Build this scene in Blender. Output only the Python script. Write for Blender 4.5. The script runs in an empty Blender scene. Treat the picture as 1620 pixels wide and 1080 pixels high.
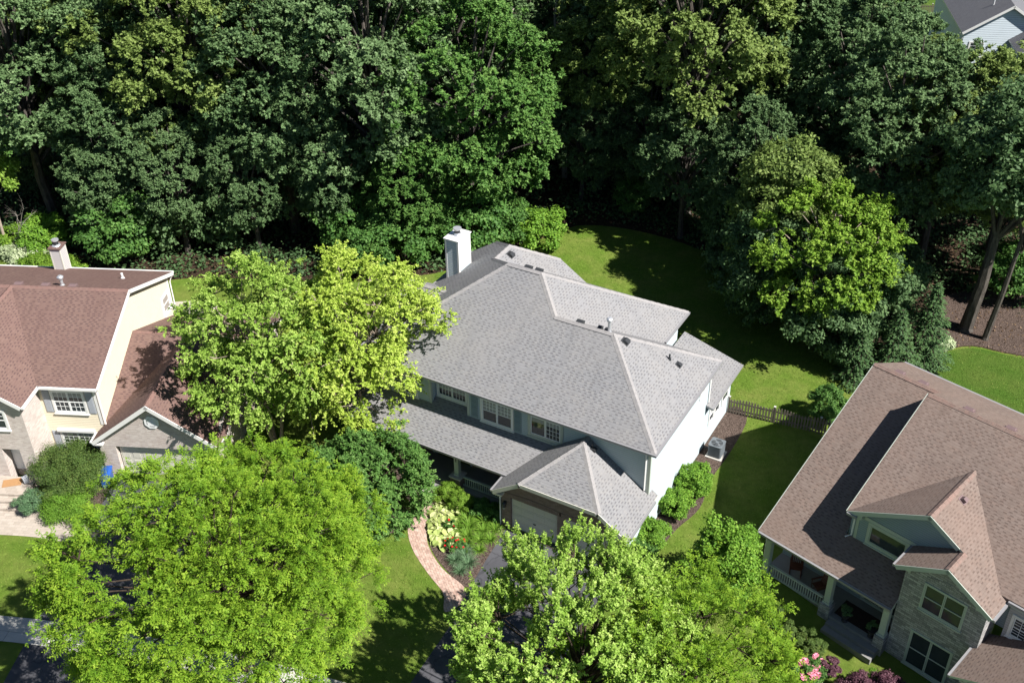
import bpy, math, random
import numpy as np
from mathutils import Vector, Matrix
C = bpy.context.scene.collection
S = bpy.context.scene
# ---------------------------------------------------------------- camera
CAM = (14.54, -38.34, 40.51)
PITCH, YAW, ROLL = math.radians(34.65), math.radians(30.26), math.radians(-0.94)
fw = Vector((-math.sin(YAW)*math.cos(PITCH), math.cos(YAW)*math.cos(PITCH), -math.sin(PITCH)))
rt = Vector((math.cos(YAW), math.sin(YAW), 0)); up = rt.cross(fw)
rt2 = math.cos(ROLL)*rt + math.sin(ROLL)*up; up2 = -math.sin(ROLL)*rt + math.cos(ROLL)*up
cd = bpy.data.cameras.new('camera'); cam = bpy.data.objects.new('camera', cd); C.objects.link(cam)
m3 = Matrix((rt2, up2, -fw)).transposed()
cam.matrix_world = Matrix.Translation(CAM) @ m3.to_4x4()
cd.sensor_width = 36; cd.lens = 1750*36/1620; cd.clip_start = .5; cd.clip_end = 2000
S.camera = cam
# ---------------------------------------------------------------- light
SUN = Vector((.672, -.03, .74)).normalized()
w = bpy.data.worlds.new('World'); S.world = w; w.use_nodes = True
nt = w.node_tree; bg = nt.nodes['Background']
sky = nt.nodes.new('ShaderNodeTexSky'); sky.sky_type = 'NISHITA'; sky.sun_disc = False
sky.sun_elevation = math.asin(SUN.z); sky.sun_rotation = math.atan2(SUN.x, SUN.y)
nt.links.new(sky.outputs[0], bg.inputs[0]); bg.inputs[1].default_value = .05
sky.air_density = .75; sky.dust_density = .1; sky.ozone_density = 1.5
ld = bpy.data.lights.new('sun', 'SUN'); ld.energy = 5; ld.angle = math.radians(.53); ld.color = (1, .965, .92)
sun = bpy.data.objects.new('sun', ld); C.objects.link(sun)
sun.rotation_euler = SUN.to_track_quat('Z', 'Y').to_euler(); sun.location = (0, 0, 60)
S.view_settings.view_transform = 'Standard'; S.view_settings.look = 'None'
S.view_settings.exposure = .96; S.view_settings.gamma = 1
S.cycles.max_bounces = 4; S.cycles.diffuse_bounces = 3; S.cycles.transparent_max_bounces = 6
# ---------------------------------------------------------------- materials
class NT:
    def __init__(s, name, rough=.7, spec=.3):
        s.m = bpy.data.materials.new(name); s.m.use_nodes = True
        s.t = s.m.node_tree; s.b = s.t.nodes['Principled BSDF']
        s.b.inputs['Roughness'].default_value = rough
        s.b.inputs['Specular IOR Level'].default_value = spec
    def n(s, ty, **k):
        o = s.t.nodes.new(ty)
        for a, b in k.items(): setattr(o, a, b)
        return o
    def l(s, a, b): s.t.links.new(a, b)
    def put(s, sock, v):
        if hasattr(v, 'is_output'): s.l(v, sock)
        else: sock.default_value = v
    def ma(s, op, a, b=0., c=0.):
        o = s.n('ShaderNodeMath', operation=op)
        s.put(o.inputs[0], a); s.put(o.inputs[1], b); s.put(o.inputs[2], c)
        return o.outputs[0]
    def mix(s, f, a, b, bt='MIX'):
        o = s.n('ShaderNodeMix', data_type='RGBA', blend_type=bt)
        s.put(o.inputs[0], f); s.put(o.inputs[6], a if hasattr(a, 'is_output') else (*a, 1)); s.put(o.inputs[7], b if hasattr(b, 'is_output') else (*b, 1))
        return o.outputs[2]
    def uv(s): return s.n('ShaderNodeTexCoord').outputs['UV']
    def obj(s): return s.n('ShaderNodeTexCoord').outputs['Object']
    def geo(s): return s.n('ShaderNodeNewGeometry').outputs['Position']
    def sep(s, v): o = s.n('ShaderNodeSeparateXYZ'); s.l(v, o.inputs[0]); return o.outputs
    def comb(s, x, y, z=0.):
        o = s.n('ShaderNodeCombineXYZ'); s.put(o.inputs[0], x); s.put(o.inputs[1], y); s.put(o.inputs[2], z); return o.outputs[0]
    def noise(s, v, sc, det=3, ro=.55):
        o = s.n('ShaderNodeTexNoise'); s.l(v, o.inputs['Vector']); o.inputs['Scale'].default_value = sc
        o.inputs['Detail'].default_value = det; o.inputs['Roughness'].default_value = ro; return o.outputs[0]
    def wn(s, v): o = s.n('ShaderNodeTexWhiteNoise', noise_dimensions='3D'); s.l(v, o.inputs[0]); return o.outputs[0]
    def ramp(s, f, *st):
        o = s.n('ShaderNodeValToRGB'); s.l(f, o.inputs[0]); e = o.color_ramp.elements
        e[0].position, e[0].color = st[0][0], (*st[0][1], 1); e[1].position, e[1].color = st[-1][0], (*st[-1][1], 1)
        for p, c in st[1:-1]: q = e.new(p); q.color = (*c, 1)
        return o.outputs[0]
    def step(s, f, a, b): 
        o = s.n('ShaderNodeMapRange'); s.put(o.inputs[0], f); o.inputs[1].default_value = a; o.inputs[2].default_value = b; return o.outputs[0]
    def bump(s, h, d=.02, st=1.):
        o = s.n('ShaderNodeBump'); s.l(h, o.inputs['Height']); o.inputs['Distance'].default_value = d; o.inputs['Strength'].default_value = st
        s.l(o.outputs[0], s.b.inputs['Normal'])
    def col(s, c): s.put(s.b.inputs['Base Color'], c if hasattr(c, 'is_output') else (*c, 1)); return s.m
MT = {}
def plain(name, c, rough=.6, spec=.3, metal=0., var=.12, sc=6):
    n = NT(name, rough, spec); n.b.inputs['Metallic'].default_value = metal
    f = n.noise(n.obj(), sc, 4)
    MT[name] = n.col(n.mix(f, tuple(x*(1-var) for x in c), tuple(min(1, x*(1+var)) for x in c))); return MT[name]
def shingle(name, base, light, dark, dash, warm, dashp=.55):
    n = NT(name, .92, .15); s = n.sep(n.uv()); u, v = s[0], s[1]
    row = n.ma('FLOOR', n.ma('DIVIDE', v, .135)); fv = n.ma('FRACT', n.ma('DIVIDE', v, .135))
    rj = n.wn(n.comb(row, 7., 3.))
    uu = n.ma('ADD', n.ma('DIVIDE', u, .155), n.ma('MULTIPLY', rj, .8)); cell = n.ma('FLOOR', uu); fu = n.ma('FRACT', uu)
    rnd = n.wn(n.comb(cell, row, 1.)); rnd2 = n.wn(n.comb(cell, row, 5.))
    base_c = n.mix(n.ma('MULTIPLY', rnd, .5), base, light)
    base_c = n.mix(n.ma('MULTIPLY', n.ma('GREATER_THAN', rnd2, .8), .35), base_c, warm)
    par = n.ma('MODULO', n.ma('ABSOLUTE', n.ma('ADD', cell, row)), 2.)
    isd = n.ma('MULTIPLY', n.ma('LESS_THAN', par, .5), n.ma('GREATER_THAN', rnd2, .22))
    isd = n.ma('MULTIPLY', isd, n.ma('LESS_THAN', n.ma('ABSOLUTE', n.ma('SUBTRACT', fv, .32)), .2))
    isd = n.ma('MULTIPLY', isd, n.ma('LESS_THAN', n.ma('ABSOLUTE', n.ma('SUBTRACT', fu, .5)), .6))
    c = n.mix(n.ma('MULTIPLY', isd, min(1, dashp+.22)), base_c, dash)
    c = n.mix(n.ma('MULTIPLY', n.ma('LESS_THAN', fv, .12), .35), c, dark)
    g = n.geo(); big = n.noise(g, .35, 4, .6); fine = n.noise(g, 40, 2)
    strk = n.noise(n.comb(n.ma('MULTIPLY', u, 1.6), n.ma('MULTIPLY', v, .22)), 1., 5, .6)
    c = n.mix(n.step(big, .35, .75), c, n.mix(.55, c, warm)); c = n.mix(n.ma('MULTIPLY', n.step(strk, .5, .75), .3), c, dark); c = n.mix(n.step(fine, .2, .8), n.mix(.22, c, dark), n.mix(.12, c, light))
    n.bump(n.ma('ADD', n.ma('MULTIPLY', fv, -.6), n.ma('MULTIPLY', isd, -.5)), .012, .8)
    MT[name] = n.col(c)
def brick(name, c1, c2, mortar, bw=.22, rh=.075, grime=(.2, .17, .15)):
    n = NT(name, .9, .15)
    b = n.n('ShaderNodeTexBrick'); n.l(n.uv(), b.inputs['Vector']); b.inputs['Scale'].default_value = 1
    b.inputs['Brick Width'].default_value = bw; b.inputs['Row Height'].default_value = rh; b.inputs['Mortar Size'].default_value = .008
    b.inputs['Mortar Smooth'].default_value = .2; b.inputs['Bias'].default_value = 0
    b.inputs['Color1'].default_value = (*c1, 1); b.inputs['Color2'].default_value = (*c2, 1); b.inputs['Mortar'].default_value = (*mortar, 1)
    f = n.noise(n.uv(), 1.3, 5, .65); f2 = n.noise(n.uv(), 9, 3, .6)
    c = n.mix(n.ma('MULTIPLY', n.step(f, .45, .8), .45), b.outputs[0], grime)
    c = n.mix(n.ma('MULTIPLY', n.step(f2, .5, .75), .35), c, mortar)
    n.bump(b.outputs[1], -.01, .8)
    MT[name] = n.col(c)
def siding(name, c, ex=.12):
    n = NT(name, .55, .3); v = n.sep(n.obj())[2]
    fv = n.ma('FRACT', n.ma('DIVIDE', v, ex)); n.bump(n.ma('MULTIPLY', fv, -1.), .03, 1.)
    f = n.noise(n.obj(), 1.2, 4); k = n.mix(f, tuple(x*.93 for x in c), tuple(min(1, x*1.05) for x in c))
    MT[name] = n.col(n.mix(n.ma('MULTIPLY', n.ma('LESS_THAN', fv, .16), .5), k, tuple(x*.4 for x in c)))  # shadow line of each board lap is darkened into the colour
def grass(name, a, b, dry):
    n = NT(name, .95, .05); g = n.geo()
    f = n.noise(g, 22, 6, .75); f2 = n.noise(g, .55, 4, .6); f3 = n.noise(g, 2.6, 4, .6)
    c = n.mix(n.step(f, .32, .68), a, b); c = n.mix(n.ma('MULTIPLY', n.step(f2, .38, .68), .75), c, dry)
    c = n.mix(n.ma('MULTIPLY', n.step(f3, .35, .7), .35), c, tuple(x*.62 for x in a))
    n.bump(n.noise(g, 30, 5, .8), .09, 1.)
    MT[name] = n.col(c)
def asphalt(name, a, b, crack=.5):
    n = NT(name, .85, .25); g = n.geo()
    f = n.noise(g, 60, 3, .7); f2 = n.noise(g, .8, 5, .6)
    c = n.mix(f, a, b); c = n.mix(n.ma('MULTIPLY', n.step(f2, .45, .75), .5), c, tuple(min(1, x*1.7) for x in b))
    v = n.n('ShaderNodeTexVoronoi', feature='DISTANCE_TO_EDGE'); v.inputs['Scale'].default_value = .45
    wv = n.n('ShaderNodeVectorMath', operation='ADD'); n.l(g, wv.inputs[0]); nn = n.n('ShaderNodeTexNoise'); nn.inputs['Scale'].default_value = 1.5; n.l(g, nn.inputs['Vector']); n.l(nn.outputs[1], wv.inputs[1]); n.l(wv.outputs[0], v.inputs['Vector'])
    c = n.mix(n.ma('MULTIPLY', n.ma('LESS_THAN', v.outputs[0], .012), crack), c, tuple(x*.4 for x in a))
    n.bump(f, .006, .6); MT[name] = n.col(c)
def mulch(name, a, b, paler):
    n = NT(name, .95, .1); g = n.geo()
    v = n.n('ShaderNodeTexVoronoi'); v.inputs['Scale'].default_value = 16; n.l(g, v.inputs['Vector'])
    f = n.sep(v.outputs['Color'])[0]; c = n.mix(f, a, b); c = n.mix(n.ma('MULTIPLY', n.step(n.noise(g, 7, 4, .7), .52, .7), .7), c, paler)  # noise patches mix in a paler chip tone
    n.bump(v.outputs[0], .05, .9); MT[name] = n.col(c)
def pavers(name, c1, c2, c3, bw, rh, mortar, rot=0.):
    n = NT(name, .85, .15); mp = n.n('ShaderNodeMapping'); n.l(n.geo(), mp.inputs[0]); mp.inputs['Rotation'].default_value = (0, 0, rot)
    b = n.n('ShaderNodeTexBrick'); n.l(mp.outputs[0], b.inputs['Vector']); b.inputs['Scale'].default_value = 1
    b.inputs['Brick Width'].default_value = bw; b.inputs['Row Height'].default_value = rh; b.inputs['Mortar Size'].default_value = .009
    b.inputs['Color1'].default_value = (*c1, 1); b.inputs['Color2'].default_value = (*c2, 1); b.inputs['Mortar'].default_value = (*mortar, 1)
    c = n.mix(n.ma('MULTIPLY', n.step(n.noise(mp.outputs[0], 3.5, 3, .7), .45, .7), .7), b.outputs[0], c3)
    n.bump(b.outputs[1], -.008, .7); MT[name] = n.col(c)
def leaf(name, a, b, c, trans=.3, hue=.5, rough=.5):
    """leaf colour from the per-leaf tint attribute plus a small shift per tree"""
    n = NT(name, .6, .2)
    at = n.n('ShaderNodeAttribute', attribute_name='tint').outputs['Fac']
    oi = n.n('ShaderNodeObjectInfo').outputs['Random']
    k = n.ramp(at, (0, a), (.55, b), (1, c))
    k = n.mix(n.ma('MULTIPLY', oi, hue), k, n.mix(.5, k, c), 'MIX')
    n.col(k)
    tr = n.n('ShaderNodeBsdfTranslucent'); n.l(n.mix(.5, k, c), tr.inputs[0])
    mx = n.n('ShaderNodeMixShader'); mx.inputs[0].default_value = trans
    n.l(n.b.outputs[0], mx.inputs[1]); n.l(tr.outputs[0], mx.inputs[2])
    n.l(mx.outputs[0], n.t.nodes['Material Output'].inputs[0]); MT[name] = n.m
def bark(name, a, b, sc=9):
    n = NT(name, .9, .1); mp = n.n('ShaderNodeMapping'); n.l(n.obj(), mp.inputs[0]); mp.inputs['Scale'].default_value = (1, 1, .25)
    f = n.noise(mp.outputs[0], sc, 5, .7); n.bump(f, .05, 1.); MT[name] = n.col(n.mix(n.step(f, .3, .7), a, b))

shingle('grey_shingle', (.212, .211, .216), (.275, .272, .275), (.12, .12, .125), (.085, .083, .092), (.27, .255, .24))
shingle('brown_shingle', (.172, .132, .112), (.25, .198, .170), (.085, .06, .05), (.095, .068, .058), (.22, .155, .125), .6)
shingle('rust_shingle', (.165, .106, .088), (.225, .15, .125), (.08, .045, .04), (.075, .05, .052), (.15, .09, .08), .65)
shingle('slate_shingle', (.13, .13, .145), (.2, .2, .215), (.07, .07, .08), (.09, .09, .1), (.17, .165, .17), .3)
shingle('grey_cap', (.25, .24, .24), (.32, .305, .30), (.2, .19, .19), (.26, .25, .25), (.33, .31, .29), .1)
shingle('brown_cap', (.19, .14, .118), (.26, .20, .17), (.12, .08, .07), (.18, .11, .09), (.27, .16, .13), .1)
shingle('rust_cap', (.175, .11, .095), (.235, .155, .13), (.12, .07, .06), (.16, .09, .08), (.24, .13, .11), .1)
brick('red_brick', (.19, .125, .105), (.28, .20, .175), (.24, .21, .19))
brick('pale_brick', (.46, .39, .35), (.62, .55, .50), (.56, .52, .48), grime=(.36, .26, .23))
brick('grey_brick', (.21, .205, .205), (.46, .445, .43), (.12, .12, .12), .34, .12, (.25, .24, .24))
siding('sage_siding', (.45, .52, .545)); siding('cream_siding', (.64, .57, .43)); siding('slate_siding', (.27, .33, .34))
siding('blue_siding', (.55, .62, .66), .2); siding('grey_siding', (.45, .43, .42), .14); siding('white_siding', (.66, .67, .64))
plain('white_trim', (.72, .71, .68), .45, .35, var=.05); plain('cream_trim', (.62, .60, .52), .5, var=.06)
plain('green_trim', (.42, .46, .40), .5, var=.06); plain('sash_white', (.78, .79, .78), .4, var=.03)
plain('gutter_grey', (.24, .235, .24), .4, .4, var=.06); plain('soffit', (.55, .55, .53), .6)
plain('vent_black', (.035, .037, .04), .45, .4); plain('vent_brown', (.16, .11, .11), .5); plain('galvanised', (.62, .63, .65), .35, .5, .6, .1)
plain('pipe_white', (.74, .74, .74), .4); plain('shutter_grey', (.36, .38, .41), .5, var=.08); plain('concrete', (.46, .43, .39), .85, var=.14, sc=3)
plain('porch_floor', (.22, .215, .21), .8, var=.15, sc=2); plain('garage_door', (.56, .54, .46), .5, var=.05); plain('blue_plastic', (.02, .09, .36), .35, .5, var=.1)
plain('blind', (.42, .42, .40), .7, var=.08); plain('curtain', (.30, .27, .24), .8, var=.2); plain('dark_inside', (.02, .02, .022), .8)
plain('dark_metal', (.045, .05, .055), .4, .5, .4); plain('ac_grey', (.17, .19, .205), .45, .4, .3); plain('ac_fin', (.10, .115, .125), .5, .4, .4)
plain('rocker_wood', (.11, .035, .022), .5, .4); plain('mat_dark', (.045, .03, .028), .95, .05, var=.5, sc=4); plain('pot', (.04, .035, .035), .6)
plain('fence_wood', (.17, .145, .115), .85, .1, var=.3, sc=3); plain('post_cap', (.5, .49, .45), .5); plain('red_petal', (.62, .015, .02), .5); plain('pink_petal', (.72, .25, .33), .5)
plain('lamp_glass', (.6, .6, .56), .15, .5); plain('digit_black', (.02, .02, .02), .4); plain('orange_brown', (.36, .2, .09), .6)
plain('stone_pale', (.60, .56, .47), .85, var=.12, sc=3); plain('yellow_plastic', (.75, .45, .03), .4); plain('coral', (.6, .2, .16), .6); plain('tarp', (.20, .25, .36), .6)
g_ = NT('glass', .04, .45); g_.b.inputs['Metallic'].default_value = .0; MT['glass'] = g_.col(g_.mix(g_.noise(g_.obj(), 1.5, 3), (.015, .02, .024), (.05, .06, .068)))
n_ = NT('pane_clear', .03, .5); MT['pane_clear'] = n_.col((.9, .95, .95)); n_.b.inputs['Transmission Weight'].default_value = .85; n_.b.inputs['IOR'].default_value = 1.1
grass('grass', (.080, .150, .018), (.185, .285, .042), (.23, .26, .064)); grass('grass_lush', (.050, .110, .014), (.100, .185, .028), (.12, .17, .035))
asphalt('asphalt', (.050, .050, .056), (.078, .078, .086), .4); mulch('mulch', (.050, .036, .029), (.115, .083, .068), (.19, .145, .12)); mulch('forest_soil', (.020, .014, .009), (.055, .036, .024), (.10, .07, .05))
pavers('brick_paver', (.33, .21, .165), (.50, .35, .28), (.60, .48, .40), .24, .12, (.22, .17, .145), .7); pavers('tan_paver', (.34, .29, .24), (.44, .38, .32), (.40, .35, .30), .32, .2, (.34, .3, .26), -.43)
pavers('slab', (.42, .41, .37), (.48, .46, .42), (.38, .37, .34), 1.5, 1.5, (.12, .12, .11), -.35); pavers('flagstone', (.42, .38, .31), (.50, .46, .38), (.36, .33, .27), .6, .4, (.26, .23, .19), .3)
leaf('leaf_oak', (.042, .092, .030), (.092, .168, .060), (.205, .30, .130), .25, .5, .55)
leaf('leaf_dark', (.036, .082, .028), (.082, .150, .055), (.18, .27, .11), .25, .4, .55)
leaf('leaf_olive', (.065, .110, .020), (.140, .210, .046), (.29, .37, .11), .28, .5, .55)
leaf('leaf_lime', (.070, .150, .014), (.145, .265, .026), (.29, .42, .06), .3, .1)
leaf('leaf_yellow', (.150, .255, .018), (.34, .47, .060), (.60, .70, .16), .35, .1)
leaf('leaf_birch', (.095, .190, .024), (.245, .39, .055), (.46, .60, .15), .33, .1)
leaf('leaf_locust', (.062, .150, .012), (.165, .300, .020), (.33, .46, .045), .35, .1)
leaf('leaf_maple', (.090, .190, .022), (.240, .400, .050), (.50, .64, .17), .35, .1)
leaf('leaf_mid', (.034, .100, .020), (.080, .185, .036), (.18, .31, .075), .28, .2)
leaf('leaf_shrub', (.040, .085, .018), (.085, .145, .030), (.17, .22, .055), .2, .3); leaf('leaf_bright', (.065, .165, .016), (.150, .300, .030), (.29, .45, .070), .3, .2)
leaf('leaf_spruce', (0.021, 0.054, 0.021), (0.045, 0.099, 0.033), (0.099, 0.173, 0.051), .1, .6); leaf('leaf_blue', (.05, .08, .09), (.09, .13, .15), (.17, .22, .25), .1, .2)
leaf('leaf_purple', (.055, .018, .03), (.12, .05, .07), (.22, .12, .14), .2, .2); leaf('leaf_hosta', (.16, .27, .05), (.40, .48, .14), (.64, .66, .34), .2, .15)
leaf('leaf_bluegreen', (.05, .12, .05), (.12, .22, .10), (.26, .36, .22), .2, .2); leaf('leaf_variegated', (.25, .33, .16), (.45, .52, .30), (.66, .70, .5), .2, .1)
leaf('leaf_fern', (.07, .17, .015), (.15, .29, .03), (.27, .42, .07), .3, .2)
leaf('leaf_grass', (.075, .150, .016), (.185, .30, .040), (.34, .39, .10), .25, 0.)
leaf('leaf_litter', (.06, .035, .02), (.14, .09, .05), (.28, .19, .11), .1, 0.)
bark('bark_oak', (.045, .038, .032), (.13, .115, .10)); bark('bark_pale', (.22, .17, .13), (.42, .35, .28), 5); bark('bark_dark', (.03, .022, .018), (.08, .06, .045)); bark('bark_dead', (.20, .18, .15), (.36, .33, .29))
# ---------------------------------------------------------------- mesh builder
V3 = Vector
class MB:
    """collects faces in metres; every face gets UVs in metres laid in its own plane"""
    def __init__(s): s.v = []; s.f = []; s.m = []; s.uv = []
    def face(s, pts, mi=0):
        pts = [V3(p) for p in pts]; n = V3((0, 0, 0))
        for i in range(len(pts)): n += (pts[i]-pts[0]).cross(pts[(i+1) % len(pts)]-pts[0])
        if n.length < 1e-9: return
        n.normalize()
        if abs(n.z) > .999: a, b = V3((1, 0, 0)), V3((0, 1, 0))
        else: a = V3((0, 0, 1)).cross(n).normalized(); b = n.cross(a)
        k = len(s.v); s.v += [tuple(p) for p in pts]; s.f.append(tuple(range(k, k+len(pts)))); s.m.append(mi)
        s.uv += [(p.dot(a), p.dot(b)) for p in pts]
    def box(s, x0, x1, y0, y1, z0, z1, mi=0):
        c = [(x, y, z) for z in (z0, z1) for y in (y0, y1) for x in (x0, x1)]
        for q in ((0, 2, 3, 1), (4, 5, 7, 6), (0, 1, 5, 4), (1, 3, 7, 5), (3, 2, 6, 7), (2, 0, 4, 6)): s.face([c[i] for i in q], mi)
    def obox(s, o, u, v, n, a, b, c, mi=0):
        """box at o spanned by a along u, b along v, c along n (each a (lo, hi) pair)"""
        o, u, v, n = V3(o), V3(u), V3(v), V3(n)
        c8 = [o+u*x+v*y+n*z for z in c for y in b for x in a]
        for q in ((0, 2, 3, 1), (4, 5, 7, 6), (0, 1, 5, 4), (1, 3, 7, 5), (3, 2, 6, 7), (2, 0, 4, 6)): s.face([c8[i] for i in q], mi)
    def prism(s, poly, z0, z1, mi=0, top=True):
        """vertical extrusion of a counter-clockwise plan polygon"""
        n = len(poly)
        for i in range(n):
            a, b = poly[i], poly[(i+1) % n]; s.face([(*a, z0), (*b, z0), (*b, z1), (*a, z1)], mi)
        if top: s.face([(*p, z1) for p in poly], mi)
    def slab(s, pts, t, mi=0, me=1):
        """a roof plane with thickness t below it; its edges and underside take material me"""
        s.face(pts, mi); lo = [(p[0], p[1], p[2]-t) for p in pts]; s.face(lo[::-1], me)
        for i in range(len(pts)):
            j = (i+1) % len(pts); s.face([lo[i], lo[j], pts[j], pts[i]], me)
    def ext(s, pts, d, mi=0):
        """extrude a planar polygon by vector d, closed"""
        d = V3(d); q = [V3(p)+d for p in pts]; pts = [V3(p) for p in pts]
        s.face(pts[::-1], mi); s.face(q, mi)
        for i in range(len(pts)): j = (i+1) % len(pts); s.face([pts[i], pts[j], q[j], q[i]], mi)
    def tube(s, pts, rad, sides=8, mi=0, caps=True):
        pts = [V3(p) for p in pts]; rad = rad if hasattr(rad, '__len__') else [rad]*len(pts); rings = []
        for i, p in enumerate(pts):
            d = (pts[min(i+1, len(pts)-1)]-pts[max(i-1, 0)]).normalized()
            a = d.cross(V3((0, 0, 1)) if abs(d.z) < .9 else V3((1, 0, 0))).normalized(); b = d.cross(a)
            rings.append([p+(a*math.cos(t)+b*math.sin(t))*rad[i] for t in (2*math.pi*k/sides for k in range(sides))])
        for i in range(len(pts)-1):
            for k in range(sides):
                j = (k+1) % sides; s.face([rings[i][k], rings[i+1][k], rings[i+1][j], rings[i][j]][::-1], mi)
        if caps: s.face(rings[0], mi); s.face(rings[-1][::-1], mi)
    def build(s, name, mats, parent=None, smooth=False):
        me = bpy.data.meshes.new(name); me.from_pydata(s.v, [], s.f)
        for m in (mats if isinstance(mats, (list, tuple)) else [mats]): me.materials.append(MT[m])
        me.polygons.foreach_set('material_index', s.m)
        uvl = me.uv_layers.new(name='UVMap'); uvl.data.foreach_set('uv', np.array(s.uv, 'f').ravel())
        if smooth: me.polygons.foreach_set('use_smooth', [True]*len(me.polygons))
        me.update(); o = bpy.data.objects.new(name, me); C.objects.link(o)
        if parent: o.parent = parent
        return o
def tag(o, label=None, cat=None, group=None, kind=None):
    if label: o['label'] = label
    if cat: o['category'] = cat
    if group: o['group'] = group
    if kind: o['kind'] = kind
    return o
def empty(name, loc, rz, label, cat, group=None):
    o = bpy.data.objects.new(name, None); C.objects.link(o); o.location = loc; o.rotation_euler = (0, 0, rz); o.empty_display_size = .3
    return tag(o, label, cat, group)
def copy_tree(o, parent=None):
    c = o.copy(); C.objects.link(c)
    if parent: c.parent = parent
    for ch in list(o.children): copy_tree(ch, c)
    return c
X, Y, Z = V3((1, 0, 0)), V3((0, 1, 0)), V3((0, 0, 1))
def window(par, o, u, n, w, h, cols=2, grid=(3, 2), frame='white_trim', sash='sash_white', slider=False, fw_=.11, glass='glass', blinds=0., lower_screen=True, sill=True, hung=True):
    """a window on the wall plane through o (lower left corner), u to its right, n outward"""
    o, u, n = V3(o), V3(u).normalized(), V3(n).normalized()
    f = MB()
    f.obox(o, u, Z, n, (-fw_, 0), (-fw_, h+fw_), (.0, .05)); f.obox(o, u, Z, n, (w, w+fw_), (-fw_, h+fw_), (.0, .05))
    f.obox(o, u, Z, n, (0, w), (h, h+fw_), (.0, .048)); f.obox(o, u, Z, n, (0, w), (-fw_, 0), (.0, .048))
    if sill: f.obox(o, u, Z, n, (-fw_-.04, w+fw_+.04), (-fw_-.06, -fw_), (.0, .09))
    fo = f.build('window', frame, par)
    s = MB(); cw = w/cols; t = .045
    for i in range(cols):
        a, b = i*cw+.008, (i+1)*cw-.008
        s.obox(o, u, Z, n, (a, a+t), (.01, h-.01), (.012, .036)); s.obox(o, u, Z, n, (b-t, b), (.01, h-.01), (.012, .036))
        s.obox(o, u, Z, n, (a+t, b-t), (h-.01-t, h-.01), (.012, .035)); s.obox(o, u, Z, n, (a+t, b-t), (.01, .01+t), (.012, .035))
        if hung: s.obox(o, u, Z, n, (a+t, b-t), (h/2-t/2, h/2+t/2), (.012, .038))
        gc, gr = grid
        zs = [(h/2+t/2, h-.01-t)] if hung else [(.01+t, h-.01-t)]
        if hung and not lower_screen: zs.append((.01+t, h/2-t/2))
        for z0, z1 in zs:
            if slider and i == 0: continue
            for k in range(1, gc): x = a+t+(b-a-2*t)*k/gc; s.obox(o, u, Z, n, (x-.011, x+.011), (z0, z1), (.010, .022))
            for k in range(1, gr): z = z0+(z1-z0)*k/gr; s.obox(o, u, Z, n, (a+t, b-t), (z-.011, z+.011), (.009, .021))
    s.build('sash', sash, fo)
    p = MB(); p.obox(o, u, Z, n, (.01, w-.01), (.01, h-.01), (-.01, .006), 0)
    p.build('pane', glass, fo)
    if blinds:
        c = MB(); rg = random.Random(int(o.x*97+o.z*31))
        k = int(h*blinds/.06)
        for i in range(k): c.obox(o, u, Z, n, (.06, w-.06), (h-.06-.06*i-.045, h-.06-.06*i), (.0065, .0088))
        c.build('blind', 'blind', fo)
    return fo
def gutter(mb, a, b, out, h=.12, d=.11, mi=0):
    a, b, out = V3(a), V3(b), V3(out); u = (b-a); L = u.length; u.normalize()
    mb.obox(a, u, Z, out, (0, L), (-h, .0), (.002, d), mi)
def cap(mb, a, b, w=.16, t=.035, mi=0):
    """ridge or hip cap of overlapping tabs along a-b"""
    a, b = V3(a), V3(b); u = b-a; L = u.length; u.normalize(); s = u.cross(Z).normalized(); up = s.cross(u)
    k = max(1, int(L/.22)); st = L/k
    for i in range(k):
        p = a+u*(i*st); q = a+u*((i+1)*st+.02); h = up*(t-.01+.012*(i % 2))
        mb.face([p-s*w-up*.06*1, q-s*w-up*.06, q+h, p+h], mi); mb.face([p+h, q+h, q+s*w-up*.06, p+s*w-up*.06], mi)
def vent(par, c, n, mat_='vent_black', w=.34, d=.34, h=.16, name='roof_vent', dirn=None):
    """box vent on a roof at c with roof normal n: tapered box with hood"""
    c, n = V3(c), V3(n).normalized(); u = Z.cross(n).normalized() if dirn is None else V3(dirn); v = n.cross(u)
    m = MB()
    m.obox(c, u, v, n, (-w/2-.06, w/2+.06), (-d/2-.06, d/2+.06), (.0, .015))
    b = [c+u*x+v*y+n*z for x, y, z in ((-w/2, -d/2, .015), (w/2, -d/2, .015), (w/2, d/2, .015), (-w/2, d/2, .015), (-w/2, -d/2, h), (w/2, -d/2, h), (w/2*.8, d/2*.4, h), (-w/2*.8, d/2*.4, h))]
    for q in ((0, 1, 5, 4), (1, 2, 6, 5), (2, 3, 7, 6), (3, 0, 4, 7), (4, 5, 6, 7)): m.face([b[i] for i in q])
    return m.build(name, mat_, par)
def pipe(par, c, h, r, mat_, name, hat=False):
    m = MB(); c = V3(c); m.tube([c-Z*.1, c+Z*.08], [r*2.3, r*1.4], 10); m.tube([c, c+Z*h], r, 10)
    if hat: m.tube([c+Z*h, c+Z*(h+.05)], [r*1.9, r*1.9], 12); m.tube([c+Z*(h+.09), c+Z*(h+.16)], [r*2.1, r*1.2], 12); m.tube([c+Z*(h+.05), c+Z*(h+.09)], r*1.2, 8)
    return m.build(name, mat_, par)
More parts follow.
